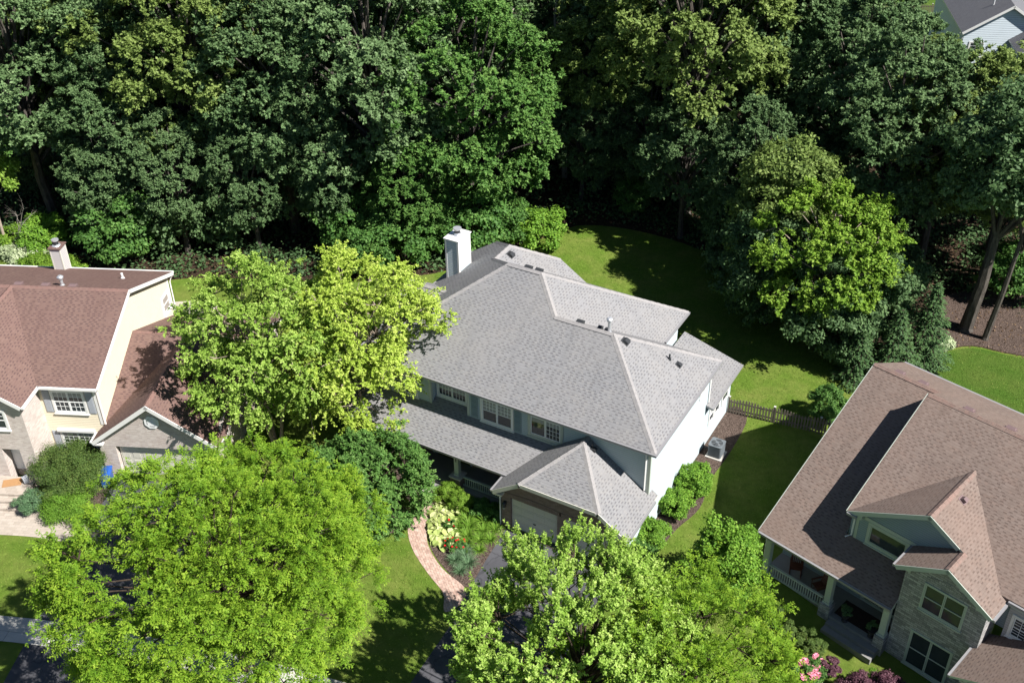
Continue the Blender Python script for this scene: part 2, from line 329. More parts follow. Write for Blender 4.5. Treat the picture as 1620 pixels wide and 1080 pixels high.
def garage_door(par, o, u, n, w, h, rows=4, cols=4):
    o, u, n = V3(o), V3(u), V3(n); m = MB(); rh = h/rows
    for r in range(rows):
        m.obox(o, u, Z, n, (0, w), (r*rh+.006, (r+1)*rh-.006), (-.05, .0))
        for c in range(cols):
            a = w*c/cols+.09; b = w*(c+1)/cols-.09; m.obox(o, u, Z, n, (a, b), (r*rh+.1, (r+1)*rh-.1), (.0, .014))
    d = m.build('garage_door', 'garage_door', par)
    k = MB(); k.obox(o, u, Z, n, (w/2-.07, w/2+.07), (h*.37, h*.37+.04), (.015, .05)); k.build('handle', 'dark_metal', d)
    return d
def railing(par, a, b, z0, z1, mat_='green_trim', name='railing'):
    a, b = V3(a), V3(b); u = b-a; L = u.length; u.normalize(); n = u.cross(Z)
    m = MB(); o = V3((a.x, a.y, 0))
    m.obox(o, u, Z, n, (0, L), (z1-.07, z1), (-.06, .06)); m.obox(o, u, Z, n, (0, L), (z0, z0+.07), (-.04, .04))
    k = int(L/.13)
    for i in range(1, k): x = L*i/k; m.obox(o, u, Z, n, (x-.02, x+.02), (z0+.07, z1-.07), (-.02, .02))
    return m.build(name, mat_, par)
def downspout(par, pts, mat_='white_trim', r=.045):
    m = MB(); m.tube(pts, r, 4); return m.build('downspout', mat_, par)
def caps(lst, mat_, par, w=.16):
    for a, b in lst: m = MB(); cap(m, a, b, w); m.build('ridge_cap', mat_, par)
def gutters(lst, mat_, par):
    for a, b, o in lst: m = MB(); gutter(m, a, b, o); m.build('gutter', mat_, par)
def rake(m, a, b, out=-1, h=.22, t=.035, mi=0, n=None):
    n = Y if n is None else n; a, b = V3(a), V3(b); u = b-a; Ln = u.length; u.normalize(); v = u.cross(n); v = v if v.z > 0 else -v; m.obox(a, u, v, n*out, (0, Ln), (-h, .0), (.001, t), mi)
def rakes(lst, mat_, par):
    for q in lst: m = MB(); rake(m, q[0], q[1], *(q[2:3] if len(q) > 2 else ()), n=q[3] if len(q) > 3 else None); m.build('rake_board', mat_, par)
def boxes(lst, name, mat_, par):
    for q in lst: m = MB(); m.box(*q); m.build(name, mat_, par)
# ================================================================ setting
def gh(x, y):
    """ground height: level lots, the ground falls gently towards the front of the right hand lot"""
    s = lambda a, b, t: (lambda q: q*q*(3-2*q))(min(1, max(0, (t-a)/(b-a))))
    return -.75*s(4.5, 8.5, x)*s(1.5, -2.5, y)
def sheet(name, pts, mat_, z, kind='structure', label=None, cat=None, h=0.):
    """flat ground covering; pts in plan, draped on the ground z above it"""
    m = MB()
    from mathutils.geometry import tessellate_polygon
    xs = [p[0] for p in pts]; ys = [p[1] for p in pts]
    drape = max(xs) > 4.5 and min(ys) < 1.5
    if drape:
        import bmesh
        bm = bmesh.new(); vs = [bm.verts.new((*p, 0)) for p in pts]; bm.faces.new(vs)
        for ax, lo, hi in ((0, min(xs), max(xs)), (1, min(ys), max(ys))):
            t = math.ceil(lo)
            while t < hi:
                no = (1, 0, 0) if ax == 0 else (0, 1, 0)
                bmesh.ops.bisect_plane(bm, geom=bm.verts[:]+bm.edges[:]+bm.faces[:], plane_co=(t, 0, 0) if ax == 0 else (0, t, 0), plane_no=no); t += 1.
        for f in bm.faces:
            q = [(v.co.x, v.co.y, gh(v.co.x, v.co.y)+z) for v in f.verts]
            if f.normal.z < 0: q = q[::-1]
            m.face(q)
        bm.free()
    else:
        area = sum(pts[i][0]*pts[(i+1) % len(pts)][1]-pts[(i+1) % len(pts)][0]*pts[i][1] for i in range(len(pts)))
        if area < 0: pts = pts[::-1]
        m.face([(*p, z) for p in pts])
        if h:
            for i in range(len(pts)): a, b = pts[i], pts[(i+1) % len(pts)]; m.face([(*a, z-h), (*b, z-h), (*b, z), (*a, z)])
    o = m.build(name, mat_); tag(o, label, cat, None, kind); return o
def smooth(pts, n=6, closed=True):
    out = []; N = len(pts)
    for i in range(N if closed else N-1):
        p0, p1, p2, p3 = (V3((*pts[(i+k) % N], 0)) if closed else V3((*pts[min(max(i+k, 0), N-1)], 0)) for k in (-1, 0, 1, 2))
        for k in range(n):
            t = k/n; q = .5*((2*p1)+(-p0+p2)*t+(2*p0-5*p1+4*p2-p3)*t*t+(-p0+3*p1-3*p2+p3)*t**3); out.append((q.x, q.y))
    if not closed: out.append(pts[-1])
    return out
m = MB()
xs = [-600, -300, -120, -60, -30, -10, 0]+[2+.75*i for i in range(14)]+[14, 20, 40, 80, 200, 600]
ys = [-400, -100, -40, -20, -10, -6]+[-4+.75*i for i in range(10)]+[4, 10, 20, 40, 80, 150, 300, 900]
for i in range(len(xs)-1):
    for j in range(len(ys)-1):
        m.face([(x, y, gh(x, y)) for x, y in ((xs[i], ys[j]), (xs[i+1], ys[j]), (xs[i+1], ys[j+1]), (xs[i], ys[j+1]))])
tag(m.build('ground', 'grass'), kind='structure')
def RDp(r, d): return (CAM[0]-.504*d+.864*r, CAM[1]+.864*d+.504*r)   # metres right of / ahead of the street corner
FOREST = smooth([(-75, -6), (-56.5, 5.5), (-50.5, 5.6), (-46, 5.2), (-42.5, 5.4), (-38, 8.8), (-31, 12), (-24, 17), (-19.5, 25.5), (-17.8, 28.4), (-13, 29.5), (-7, 28.4), (.8, 23.4), (4.2, 19.6), (6.5, 18.2), (7.6, 20.2), (8.4, 21.7), (9.3, 24.1), (10.9, 25.8), (13.9, 26.2), (22, 29), (40, 40), (20, 68), (-8, 66), (-30, 66), (-60, 50), (-90, 25)], 4)
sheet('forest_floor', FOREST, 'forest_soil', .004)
sheet('mulch_bed', smooth([(8.5, 21.9), (9.4, 24.3), (10.9, 25.9), (13.9, 26.3), (18, 28), (18, 33), (10, 33), (7, 28), (6.6, 22.5), (7.3, 20.6)], 4), 'mulch', .008)
sheet('lawn', smooth([(9.5, 20.6), (8.6, 21.9), (9.5, 24.1), (11, 25.6), (14, 26.0), (20, 28), (30, 24), (24, 10), (16, 10)], 4), 'grass_lush', .012)
sheet('lawn', smooth([(-10, 75), (-6, 90), (-3, 104), (-16, 112), (-34, 104), (-20, 84)], 4), 'grass_lush', .012)
sheet('driveway', [(-6.85, -2.45), (-.55, -2.45), (-.55, -4), (-.2, -12.4), (.1, -18.0), (-5.4, -18.3), (-5.9, -9.6), (-6.25, -7.7), (-6.6, -5)], 'asphalt', .012)
walk = smooth([(-12.6, -2.1), (-11.35, -2.1), (-10.85, -3.2), (-10.5, -4.4), (-9.7, -5.6), (-8.2, -6.6), (-6.45, -7.2), (-6.2, -8.2), (-6.6, -8.9), (-7.3, -7.95), (-8.6, -7.25), (-10.2, -6.25), (-11.3, -5.1), (-12.0, -3.7)], 5)
sheet('path', walk, 'brick_paver', .016)
sheet('mulch_bed', smooth([(-11.6, -1.6), (-7.0, -1.5), (-6.9, -2.6), (-6.65, -4.5), (-6.3, -7.0), (-8.2, -6.5), (-9.7, -5.5), (-10.5, -4.3), (-10.9, -3.1)], 4), 'mulch', .008)
sheet('mulch_bed', smooth([(-.4, -1.8), (-.4, 5), (-.4, 12.2), (.9, 12.1), (1.15, 9), (1.05, 6), (1.35, 3.6), (.9, 1.6), (.7, -.2), (.4, -1.8)], 4), 'mulch', .008)
sheet('mulch_bed', smooth([(-17.2, -1.6), (-12.6, -2.0), (-12.1, -3.7), (-11.4, -5.1), (-12.2, -6.0), (-14.6, -6.4), (-17, -5)], 4), 'mulch', .010)
LO, LR = (-28.08, -8.99), .43
RO, RR = (5.27, .76), -.27
def L2(x, y): return (LO[0]+x*math.cos(LR)-y*math.sin(LR), LO[1]+x*math.sin(LR)+y*math.cos(LR))
def R2(x, y): return (RO[0]+x*math.cos(RR)-y*math.sin(RR), RO[1]+x*math.sin(RR)+y*math.cos(RR))
sheet('driveway', [L2(.2, -.9), L2(5.7, -.9), L2(5.9, -9.5), L2(6.3, -16.4), L2(.4, -16.2), L2(.3, -9.5)], 'asphalt', .012)
sheet('path', smooth([(-35, -15.4), (-31.9, -13.9), (-29.3, -13.5), (-27.6, -13.4), (-26.8, -12.2), (-26.5, -12.0), (-25.75, -13.85), (-26.6, -14.6), (-27.9, -15.0), (-29.6, -15.75), (-32, -17), (-35, -18.4)], 4), 'tan_paver', .016)
sheet('mulch_bed', smooth([L2(-3.3, -1.6), L2(-3.1, .3), L2(-.9, .3), L2(.2, -.8), L2(.25, -3.2), L2(-1.3, -4.2), L2(-3.2, -4.1), L2(-3.9, -3.4)], 4), 'mulch', .010)
sheet('patio', smooth([(-39.2, 3.6), (-36.6, 6.0), (-34.2, 6.2), (-33, 3.4), (-35, 1), (-38, 1)], 4), 'flagstone', .02)
sw = [(-44, -28.0), (-36, -24.4), (-25.2, -19.5), (-20, -17.6), (-14, -15.8), (-7.5, -14.4), (0, -13.4), (8, -12.9), (20, -12.9)]
swl = smooth(sw, 4, False); off = []
for i, p in enumerate(swl):
    q = V3((*swl[min(i+1, len(swl)-1)], 0))-V3((*swl[max(i-1, 0)], 0)); q.normalize(); off.append((p[0]+q.y*1.45, p[1]-q.x*1.45))
m = MB()
for i in range(len(swl)-1):
    q = [off[i], off[i+1], swl[i+1], swl[i]]; m.face([(x, y, gh(x, y)+.03) for x, y in q])
    m.face([(swl[i+1][0], swl[i+1][1], gh(*swl[i+1])), (swl[i][0], swl[i][1], gh(*swl[i])), (swl[i][0], swl[i][1], gh(*swl[i])+.03), (swl[i+1][0], swl[i+1][1], gh(*swl[i+1])+.03)])
tag(m.build('sidewalk', 'slab'), kind='structure')
st = [(p[0]+(q[0]-p[0])*3.2, p[1]+(q[1]-p[1])*3.2) for p, q in zip(swl, off)]; st2 = [(p[0]+(q[0]-p[0])*9, p[1]+(q[1]-p[1])*9) for p, q in zip(swl, off)]; stk = [(p[0]+(q[0]-p[0])*3.08, p[1]+(q[1]-p[1])*3.08) for p, q in zip(swl, off)]
m = MB(); k = MB()
for i in range(len(swl)-1):
    m.face([(x, y, gh(x, y)+.02) for x, y in (st2[i], st2[i+1], st[i+1], st[i])])
    a, b, c, d = stk[i], stk[i+1], st[i+1], st[i]
    k.face([(x, y, gh(x, y)+.13) for x, y in (d, c, b, a)]); k.face([(d[0], d[1], gh(*d)), (c[0], c[1], gh(*c)), (c[0], c[1], gh(*c)+.13), (d[0], d[1], gh(*d)+.13)])
tag(m.build('street', 'asphalt'), kind='structure'); tag(k.build('kerb', 'slab'), kind='structure')
# ================================================================ the grey roofed house in the middle
ZE, PT = 5.86, .66
H1 = empty('suburban_house', (0, 0, 0), 0, 'two storey house with light grey shingle hip roofs and brick garage front', 'house')
m = MB(); fp = [(-17.4, .4), (-13.15, .4), (-13.15, .86), (-10.85, .86), (-10.85, .4), (-.35, .4), (-.35, 8.4), (-3.76, 8.4), (-3.76, 12.0), (-17.4, 12.0)]
m.prism(fp, 0, 5.84)
m.ext([(-17.3, 12.0, 5.84), (-9.95, 12.0, 5.84), (-11.7, 12.0, 6.8), (-16.0, 12.0, 6.8)], (0, -.3, 0))
m.ext([(-17.4, 3.2, 5.84), (-17.4, 7.4, 5.84), (-17.4, 5.3, 7.3)], (.3, 0, 0))
m.prism([(-3.756, 8.404), (-.352, 8.404), (-.352, 12.3), (-3.756, 12.3)], 0, 2.98)
m.prism([(-7.0, -2.28), (-.352, -2.28), (-.352, .396), (-7.0, .396)], 0, 2.5)
m.build('wall', 'sage_siding', H1)
m = MB(); y0, y1 = -2.5, -2.284
for a, b in ((-7.15, -6.62), (-3.93, -3.55), (-.92, -.35)): m.box(a, b, y0, y1, 0, 2.12)
m.ext([(-7.15, y1, 2.12), (-.35, y1, 2.12), (-.35, y1, 2.6), (-1.78, y1, 3.55), (-5.72, y1, 3.55), (-7.15, y1, 2.6)][::-1], (0, y0-y1, 0))
m.box(-7.15, -7.004, y1+.002, .398, 0, 2.45)
for a, b in ((-6.62, -3.93), (-3.55, -.92)):   # soldier course over each door
    k = int((b-a+.5)/.09)
    for i in range(k): x = a-.25+i*.09; z = 2.16+.10*math.sin(math.pi*(i+.5)/k); m.box(x+.006, x+.084, y0-.022, y0-.001, z, z+.24)
m.build('brick_wall', 'red_brick', H1)
boxes([(-17.38, -13.3, .37, .398, .3, 3.05), (-10.7, -7.1, .37, .398, .3, 3.05)], 'porch_wall', 'red_brick', H1)
garage_door(H1, (-6.6, -2.38, .02), X, -Y, 2.65, 2.08); garage_door(H1, (-3.53, -2.38, .02), X, -Y, 2.6, 2.08)
# roofs
m = MB(); T = .15
R2p, Hk, P2, P1, P3, P4 = (-4.405, 4.405, 8.767), (-7.765, 4.405, 8.767), (-9.565, 6.205, 9.955), (-11.595, 6.205, 9.955), (-13.83, 8.44, 8.48), (-13.83, 10.21, 8.48)
Ke, Kw = (-11.63, 12.41, 7.03), (-16.03, 12.41, 7.03)
m.slab([(-17.8, 0, ZE), (0, 0, ZE), R2p, Hk, P2, P1], T)
m.slab([(0, 0, ZE), (0, 8.81, ZE), R2p], T)
m.slab([(0, 8.81, ZE), (-3.36, 8.81, ZE), Hk, R2p], T)
m.slab([(-3.36, 8.81, ZE), (-3.36, 12.41, ZE), P2, Hk], T)
m.slab([(-3.36, 12.41, ZE), (-9.86, 12.41, ZE), P3, P1, P2], T)
m.slab([(-9.86, 12.41, ZE), Ke, P4, P3], T); m.slab([Ke, Kw, P4], T)
m.slab([(-17.8, 12.41, ZE), (-17.8, 0, ZE), P1, P3, P4, Kw], T)
G = (-15.12, 5.3, 7.63)
m.slab([(-17.95, 2.6, 5.85), (-17.78, 2.62, ZE+.01), G, (-17.95, 5.3, 7.63)], .1); m.slab([(-17.78, 7.98, ZE+.01), (-17.95, 8.0, 5.85), (-17.95, 5.3, 7.63), G], .1)
rf = m.build('roof', ['grey_shingle', 'gutter_grey'], H1)
CL = (((0, 0, ZE), R2p), (R2p, Hk), (P2, Hk), (P2, P1), ((-17.8, 0, ZE), P1), ((0, 8.81, ZE), R2p), ((-3.36, 12.41, ZE), P2), (P1, P3), (P3, P4), (P4, Ke), (P4, Kw), (G, (-17.95, 5.3, 7.63)))
caps(CL, 'grey_cap', rf)
gutters([((-17.8, 0, ZE-.01), (0.11, 0, ZE-.01), -Y), ((0, 0, ZE-.01), (0, 8.81, ZE-.01), X), ((-3.36, 8.95, ZE-.01), (-3.36, 12.41, ZE-.01), X), ((-17.8, 12.41, ZE-.01), (-17.8, 0, ZE-.01), -X), ((-17.8, -1.6, 2.69), (-7.32, -1.6, 2.69), -Y), ((-7.5, -1.6, 2.54), (-7.5, -2.85, 2.54), -X), ((0, -2.85, 2.54), (0, .4, 2.54), X), ((0, 8.05, 3.09), (0, 12.75, 3.09), X)], 'gutter_grey', H1)
Ap = (-3.75, -.15, 5.2)
m = MB(); m.slab([(-17.8, -1.6, 2.7), (-7.29, -1.6, 2.7), (-5.73, .398, 3.8), (-10.852, .398, 3.8), (-10.852, .858, 4.05), (-13.148, .858, 4.05), (-13.148, .398, 3.8), (-17.8, .398, 3.8)], .12)
pr = m.build('porch_roof', ['grey_shingle', 'gutter_grey'], H1)
m = MB(); zz = lambda x: 5.2-.707*abs(x+3.75)
m.slab([(-7.5, -2.85, zz(-7.5)), (-5.956, -2.85, zz(-5.956)), Ap, (-3.75, .398, 5.2), (-5.73, .398, 3.8), (-7.29, -1.6, 2.7), (-7.5, -1.6, zz(-7.5))], .14)
m.slab([(0, -2.85, zz(0)), (0, .85, zz(0)), (-.348, .85, zz(-.348)), (-.348, .398, zz(-.348)), (-3.75, .398, 5.2), Ap, (-1.544, -2.85, zz(-1.544))], .14)
m.slab([(-5.956, -2.85, 3.64), (-1.544, -2.85, 3.64), Ap], .14)
gr = m.build('garage_roof', ['grey_shingle', 'cream_trim'], H1)
caps(((Ap, (-5.956, -2.85, 3.65)), (Ap, (-1.544, -2.85, 3.65)), (Ap, (-3.75, .39, 5.2))), 'grey_cap', gr)
GB = []
for a, b in (((-7.5, -2.85, 2.55), (-5.956, -2.85, 3.64)), ((-1.544, -2.85, 3.64), (0, -2.85, 2.55)), ((-5.956, -2.85, 3.64), (-1.544, -2.85, 3.64))):
    GB.append((a, b))
rakes(GB, 'cream_trim', H1); boxes([(-7.48, -6.95, -2.84, -2.51, 2.3, 2.4), (-.6, -.02, -2.84, -2.51, 2.3, 2.4)], 'boxed_return', 'cream_trim', H1)
for x, y, z0, z1 in ((-.35, .4, 2.6, 5.7), (-10.85, .4, 3.8, 5.7), (-13.15, .4, 3.8, 5.7), (-17.4, .4, 3.8, 5.7)):
    s = 1 if x in (-.35, -13.15) else -1; m = MB()
    m.box(min(x, x-s*.13), max(x, x-s*.13), y-.022, y-.002, z0, z1); m.box(*( (x+.002, x+.022) if s > 0 else (x-.022, x-.002)), y-.022, y+.12, z0, z1); m.build('corner_board', 'green_trim', H1)
window(H1, (-9.92, .4, 3.93), X, -Y, 1.78, 1.38, 2, (4, 3), blinds=.45)
window(H1, (-7.02, .4, 4.14), X, -Y, 1.72, 1.16, 2, (4, 4), frame='green_trim', fw_=.16, slider=True, hung=False, blinds=.3)
window(H1, (-12.95, .86, 4.2), X, -Y, 1.75, 1.05, 2, (4, 2), hung=False, blinds=.6)
window(H1, (-15.6, .4, 3.95), X, -Y, 1.5, 1.3, 2, (3, 2), blinds=.5)
for x in (-10.62, -8.0):
    m = MB(); m.box(x, x+.42, .36, .398, 3.9, 5.38)
    for z in np.arange(3.98, 5.3, .07): m.box(x+.06, x+.36, .34, .36, z, z+.035)
    m.build('shutter', 'slate_siding', H1)
window(H1, (-.35, 6.95, 4.55), Y, X, .5, .75, 1, (1, 1), blinds=1.)
for y in (8.85, 9.75, 10.9): window(H1, (-.35, y, 1.35), Y, X, .62 if y < 10 else .85, 1.0, 1, (1, 1), blinds=.5, sill=False)
window(H1, (-9.9, .368, 1.1), X, -Y, 1.6, 1.5, 2, (2, 2)); window(H1, (-16.6, .368, 1.1), X, -Y, 1.6, 1.5, 2, (2, 2))
m = MB(); m.box(-12.75, -11.75, .83, .855, .32, 2.4); dr = m.build('front_door', 'rocker_wood', H1)
m = MB(); m.tube([(-11.85, .8, 1.3), (-11.85, .76, 1.3)], .035, 8); m.build('handle', 'galvanised', dr)
m = MB(); m.slab([(0, 8.05, 3.1), (0, 12.75, 3.1), (-3.6, 12.75, 4.2), (-3.6, 8.42, 4.2), (-.346, 8.42, 3.2), (-.346, 8.05, 3.2)], .13)
sr = m.build('sunroom_roof', ['grey_shingle', 'gutter_grey'], H1)
m = MB(); m.box(-17.05, -16.15, 8.27, 9.57, 0, 9.0); ch = m.build('chimney', 'sage_siding', H1)
m = MB()
for x in (-17.05, -16.15):
    for y in (8.27, 9.57): m.box(x-(.1 if x > -17 else .015), x+(.015 if x > -17 else .1), y-(.1 if y > 9 else .015), y+(.015 if y > 9 else .1), 6.0, 8.96)
m.box(-17.12, -16.08, 8.2, 9.64, 9.002, 9.06); m.build('chimney_cap', 'white_trim', ch)
m = MB(); m.tube([(-16.6, 8.95, 9.06), (-16.6, 8.95, 9.2)], [.28, .2], 14); m.tube([(-16.6, 8.95, 9.2), (-16.6, 8.95, 9.42)], .17, 14, 1); m.tube([(-16.6, 8.95, 9.42), (-16.6, 8.95, 9.5)], .25, 16); m.build('flue', ['galvanised', 'dark_metal'], ch)
m = MB(); m.slab([(-16.15, 8.35, 6.95), (-16.15, 9.5, 6.95), (-15.5, 9.0, 7.42)], .05); m.build('cricket', ['grey_shingle', 'gutter_grey'], rf)
ne = V3((.66, 0, 1)); nr = V3((0, .66, 1))
vent(rf, (-3.81, 4.6, 8.38), ne); vent(rf, (-1.4, 6.1, 6.79), ne, w=.24, d=.24, h=.13); vent(rf, (-13.44, 9.64, 8.22), ne)
for x in (-10.6, -9.95): vent(rf, (x, 6.6, 9.7), nr, w=.4, h=.2)
for x in (-6.5, -5.35, -4.95): vent(rf, (x, 4.75, 8.54), nr, w=.4 if x < -6 else .22, h=.2)
pipe(rf, (-4.75, 4.62, 8.6), .75, .085, 'galvanised', 'vent_pipe', True); pipe(rf, (-1.87, 5.93, 7.1), .3, .05, 'dark_metal', 'vent_pipe')
m = MB(); m.tube([(-3.3, .0, 4.88), (-3.3, .0, 5.2)], .04, 8); m.box(-3.5, -3.1, -.15, .1, 4.8, 4.95); m.build('roof_vent', 'vent_black', gr)
downspout(H1, [(-.56, -.06, 5.78), (-.56, .34, 5.5), (-.56, .34, 3.05)]); downspout(H1, [(-7.42, -2.7, 2.5), (-7.2, -2.56, 2.2), (-7.2, -2.56, .1), (-7.35, -2.8, .04)]); downspout(H1, [(-.3, 8.33, 5.7), (-.3, 8.33, 3.25)])
m = MB(); m.box(-17.3, -7.16, -1.55, .37, 0, .3); m.box(-12.8, -11.4, -1.95, -1.56, 0, .16); m.build('porch_floor', 'porch_floor', H1)
for x in (-10.62, -13.15, -16.2):
    m = MB(); m.box(x-.3, x+.3, -1.5, -.9, 0.301, .92); b = m.build('pedestal', 'red_brick', H1)
    m = MB(); m.box(x-.36, x+.36, -1.56, -.84, .921, .99); m.build('pedestal_cap', 'concrete', b)
    m = MB(); m.box(x-.13, x+.13, -1.33, -1.07, .991, 2.56); m.box(x-.16, x+.16, -1.36, -1.04, .992, 1.1); m.box(x-.16, x+.16, -1.36, -1.04, 2.42, 2.57); ps = m.build('porch_post', 'green_trim', H1)
    if x == -10.62:
        cv = bpy.data.curves.new('house_number', 'FONT'); cv.body = '6\n8\n5'; cv.size = .17; cv.extrude = .006; cv.align_x = 'CENTER'; cv.space_line = .8
        t = bpy.data.objects.new('tmp', cv); C.objects.link(t); dg = bpy.context.evaluated_depsgraph_get()
        me = bpy.data.meshes.new_from_object(t.evaluated_get(dg)); bpy.data.objects.remove(t)
        me.materials.clear(); me.materials.append(MT['digit_black']); hn = bpy.data.objects.new('house_number', me); C.objects.link(hn)
        hn.parent = ps; hn.location = (x, -1.337, 2.22); hn.rotation_euler = (math.pi/2, 0, 0)
railing(H1, (-10.3, -1.2, 0), (-7.22, -1.2, 0), .38, 1.0); railing(H1, (-15.9, -1.2, 0), (-13.5, -1.2, 0), .38, 1.0)
m = MB(); m.box(-17.38, -7.2, -1.45, -1.25, 2.42, 2.56); m.build('porch_beam', 'green_trim', H1)
m = MB(); m.box(-6.99, -6.83, -2.63, -2.5, 1.62, 1.8); m.tube([(-6.91, -2.68, 1.5), (-6.91, -2.68, 1.78), (-6.91, -2.68, 1.84)], [.09, .11, .03], 6); lp = m.build('wall_lamp', 'dark_metal', H1)
m = MB(); m.tube([(-6.91, -2.68, 1.44), (-6.91, -2.68, 1.5)], .07, 6); m.build('lamp_glass', 'lamp_glass', lp)
# ================================================================ left house, rust brown roof
H2 = empty('suburban_house', (*LO, 0), LR, 'left house with rust brown shingles, cream siding and pale brick front', 'house')
m = MB(); m.prism([(-3.5, .3), (-.3, .3), (-.3, 11.6), (-12, 11.6), (-12, .3)], 0, 5.55)
m.ext([(-.3, .3, 5.55), (-.3, 11.6, 5.55), (-.3, 5.95, 7.8)], (-.3, 0, 0))
m.build('wall', 'cream_siding', H2)
m = MB(); m.prism([(-12, -1.6), (-5.3, -1.6), (-5.3, -.9), (-4.3, -.9), (-4.3, -1.6), (-3.5, -1.6), (-3.5, .298), (-12, .298)], 0, 2.45)
m.prism([(-12, -1.6), (-3.5, -1.6), (-3.5, .298), (-12, .298)], 2.45, 5.5)
m.ext([(-3.5, -1.6, 5.5), (-10.1, -1.6, 5.5), (-6.8, -1.6, 7.7)][::-1], (0, .3, 0))
m.prism([(-.35, -.6), (.55, -.6), (.55, -.3), (-.35, -.3)], 0, 2.15); m.prism([(5.35, -.6), (6.25, -.6), (6.25, -.3), (5.35, -.3)], 0, 2.15)
m.ext([(-.35, -.6, 2.15), (6.25, -.6, 2.15), (6.25, -.6, 2.6), (2.95, -.6, 5.05), (-.35, -.6, 2.6)], (0, .3, 0)); m.ext([(6.25, -.298, 2.6), (6.25, 11.3, 2.6), (6.25, 5.85, 5.1)], (-.2, 0, 0))
m.prism([(-.35, -.298), (-.15, -.298), (-.15, .298), (-.35, .298)], 0, 2.6); m.prism([(6.05, -.298), (6.25, -.298), (6.25, 11.3), (6.05, 11.3)], 0, 2.6)
m.build('brick_wall', 'pale_brick', H2)
garage_door(H2, (.6, -.32, .02), X, -Y, 4.7, 2.1, 4, 8)
m = MB()
m.slab([(-3.2, -.05, 5.58), (.05, -.05, 5.58), (.05, 5.95, 8.0), (-6.8, 5.95, 8.0)], .14); m.slab([(.05, 11.9, 5.6), (-12.4, 11.9, 5.6), (-12.4, 5.95, 8.0), (.05, 5.95, 8.0)], .14)
m.slab([(-3.2, -1.9, 5.58), (-3.2, -.05, 5.58), (-6.8, 5.95, 8.0), (-6.8, -1.9, 8.0)], .14); m.slab([(-10.4, -1.9, 5.58), (-6.8, -1.9, 8.0), (-6.8, 5.95, 8.0), (-10.4, -.05, 5.58)], .14)
m.slab([(-12.4, -.05, 5.58), (-10.4, -.05, 5.58), (-6.8, 5.95, 8.0), (-12.4, 5.95, 8.0)], .14)
r2 = m.build('roof', ['rust_shingle', 'white_trim'], H2)
caps([((.05, 5.95, 8.0), (-12.4, 5.95, 8.0)), ((-6.8, -1.9, 8.0), (-6.8, 5.9, 8.0))], 'rust_cap', r2)
m = MB()
m.slab([(-.55, -.9, 2.63), (2.95, -.9, 5.27), (2.95, 5.85, 5.27), (-.55, -.05, 2.63)], .13)
m.slab([(2.95, -.9, 5.27), (6.45, -.9, 2.63), (6.45, -.05, 2.63), (2.95, 5.85, 5.27)], .13)
m.slab([(-.28, .405, 2.83), (2.95, 5.85, 5.27), (-.28, 5.85, 5.27)], .13)
m.slab([(6.45, -.05, 2.63), (6.6, -.05, 2.63), (6.6, 5.85, 5.27), (2.95, 5.85, 5.27)], .13)
m.slab([(6.6, 11.7, 2.6), (-.28, 11.7, 2.6), (-.28, 5.85, 5.27), (6.6, 5.85, 5.27)], .13)
r3 = m.build('garage_roof', ['rust_shingle', 'white_trim'], H2)
caps([((-.2, 5.85, 5.27), (6.6, 5.85, 5.27)), ((2.95, -.9, 5.27), (2.95, 5.8, 5.27))], 'rust_cap', r3)
rakes([((-.6, -.9, 2.6), (2.95, -.9, 5.26)), ((2.95, -.9, 5.26), (6.5, -.9, 2.6)), ((-3.2, -1.9, 5.58), (-6.8, -1.9, 8.0)), ((-10.4, -1.9, 5.58), (-6.8, -1.9, 8.0)), ((.05, -.05, 5.58), (.05, 5.95, 8.0), 1, X), ((.05, 11.9, 5.6), (.05, 5.95, 8.0), 1, X)], 'white_trim', H2)
m = MB(); m.box(-.55, .0, -.88, -.61, 2.36, 2.44); m.build('rake_board', 'white_trim', H2)
gutters([((-3.15, -.05, 5.57), (.05, -.05, 5.57), -Y), ((-3.2, -1.9, 5.57), (-3.2, -.05, 5.57), X), ((-.55, -.05, 2.62), (-.55, -.9, 2.62), -X), ((-12.4, 11.9, 5.6), (.05, 11.9, 5.6), Y)], 'white_trim', H2)
boxes([(-.298, -.27, .27, .42, 2.9, 5.4), (-.42, -.3, .27, .298, 2.9, 5.4), (-.298, -.27, 11.45, 11.62, 2.7, 5.4)], 'corner_board', 'white_trim', H2)
window(H2, (-2.72, .3, 3.68), X, -Y, 1.68, 1.35, 2, (3, 2), blinds=.25, lower_screen=False)
window(H2, (-2.82, .3, .75), X, -Y, 1.8, 1.5, 2, (3, 3), lower_screen=False, blinds=.2)
m = MB(); m.box(-2.98, -.86, .12, .3, 2.36, 2.5); m.build('window_hood', 'white_trim', H2)
for x, z0, z1 in ((-3.28, 3.62, 5.1), (-.88, 3.62, 5.1), (-3.36, .7, 2.3)):
    m = MB(); m.box(x, x+.4, .265, .298, z0, z1)
    for z in np.arange(z0+.07, z1-.07, .07): m.box(x+.05, x+.35, .25, .265, z, z+.035)
    m.build('shutter', 'shutter_grey', H2)
window(H2, (-.3, 10.3, 3.55), Y, X, .9, 1.0, 1, (1, 1), glass='curtain', fw_=.14)
window(H2, (-6.0, -1.6, 3.9), X, -Y, 1.5, 1.1, 2, (2, 2))
m = MB(); n8 = 8
for r0, r1, yy in ((.42, .30, -.66), (.30, .0, -.63)):
    for k in range(n8):
        a, b = (k+.5)*math.pi/4, (k+1.5)*math.pi/4; q = lambda r, t: (2.95+r*math.cos(t), yy, 3.95+r*math.sin(t)); m.face([q(r1, a), q(r0, a), q(r0, b), q(r1, b)][::-1] if r1 else [q(r0, b), q(r0, a), q(0, a)])
for z in np.arange(3.72, 4.2, .06): m.box(2.72, 3.18, -.65, -.63, z, z+.03)
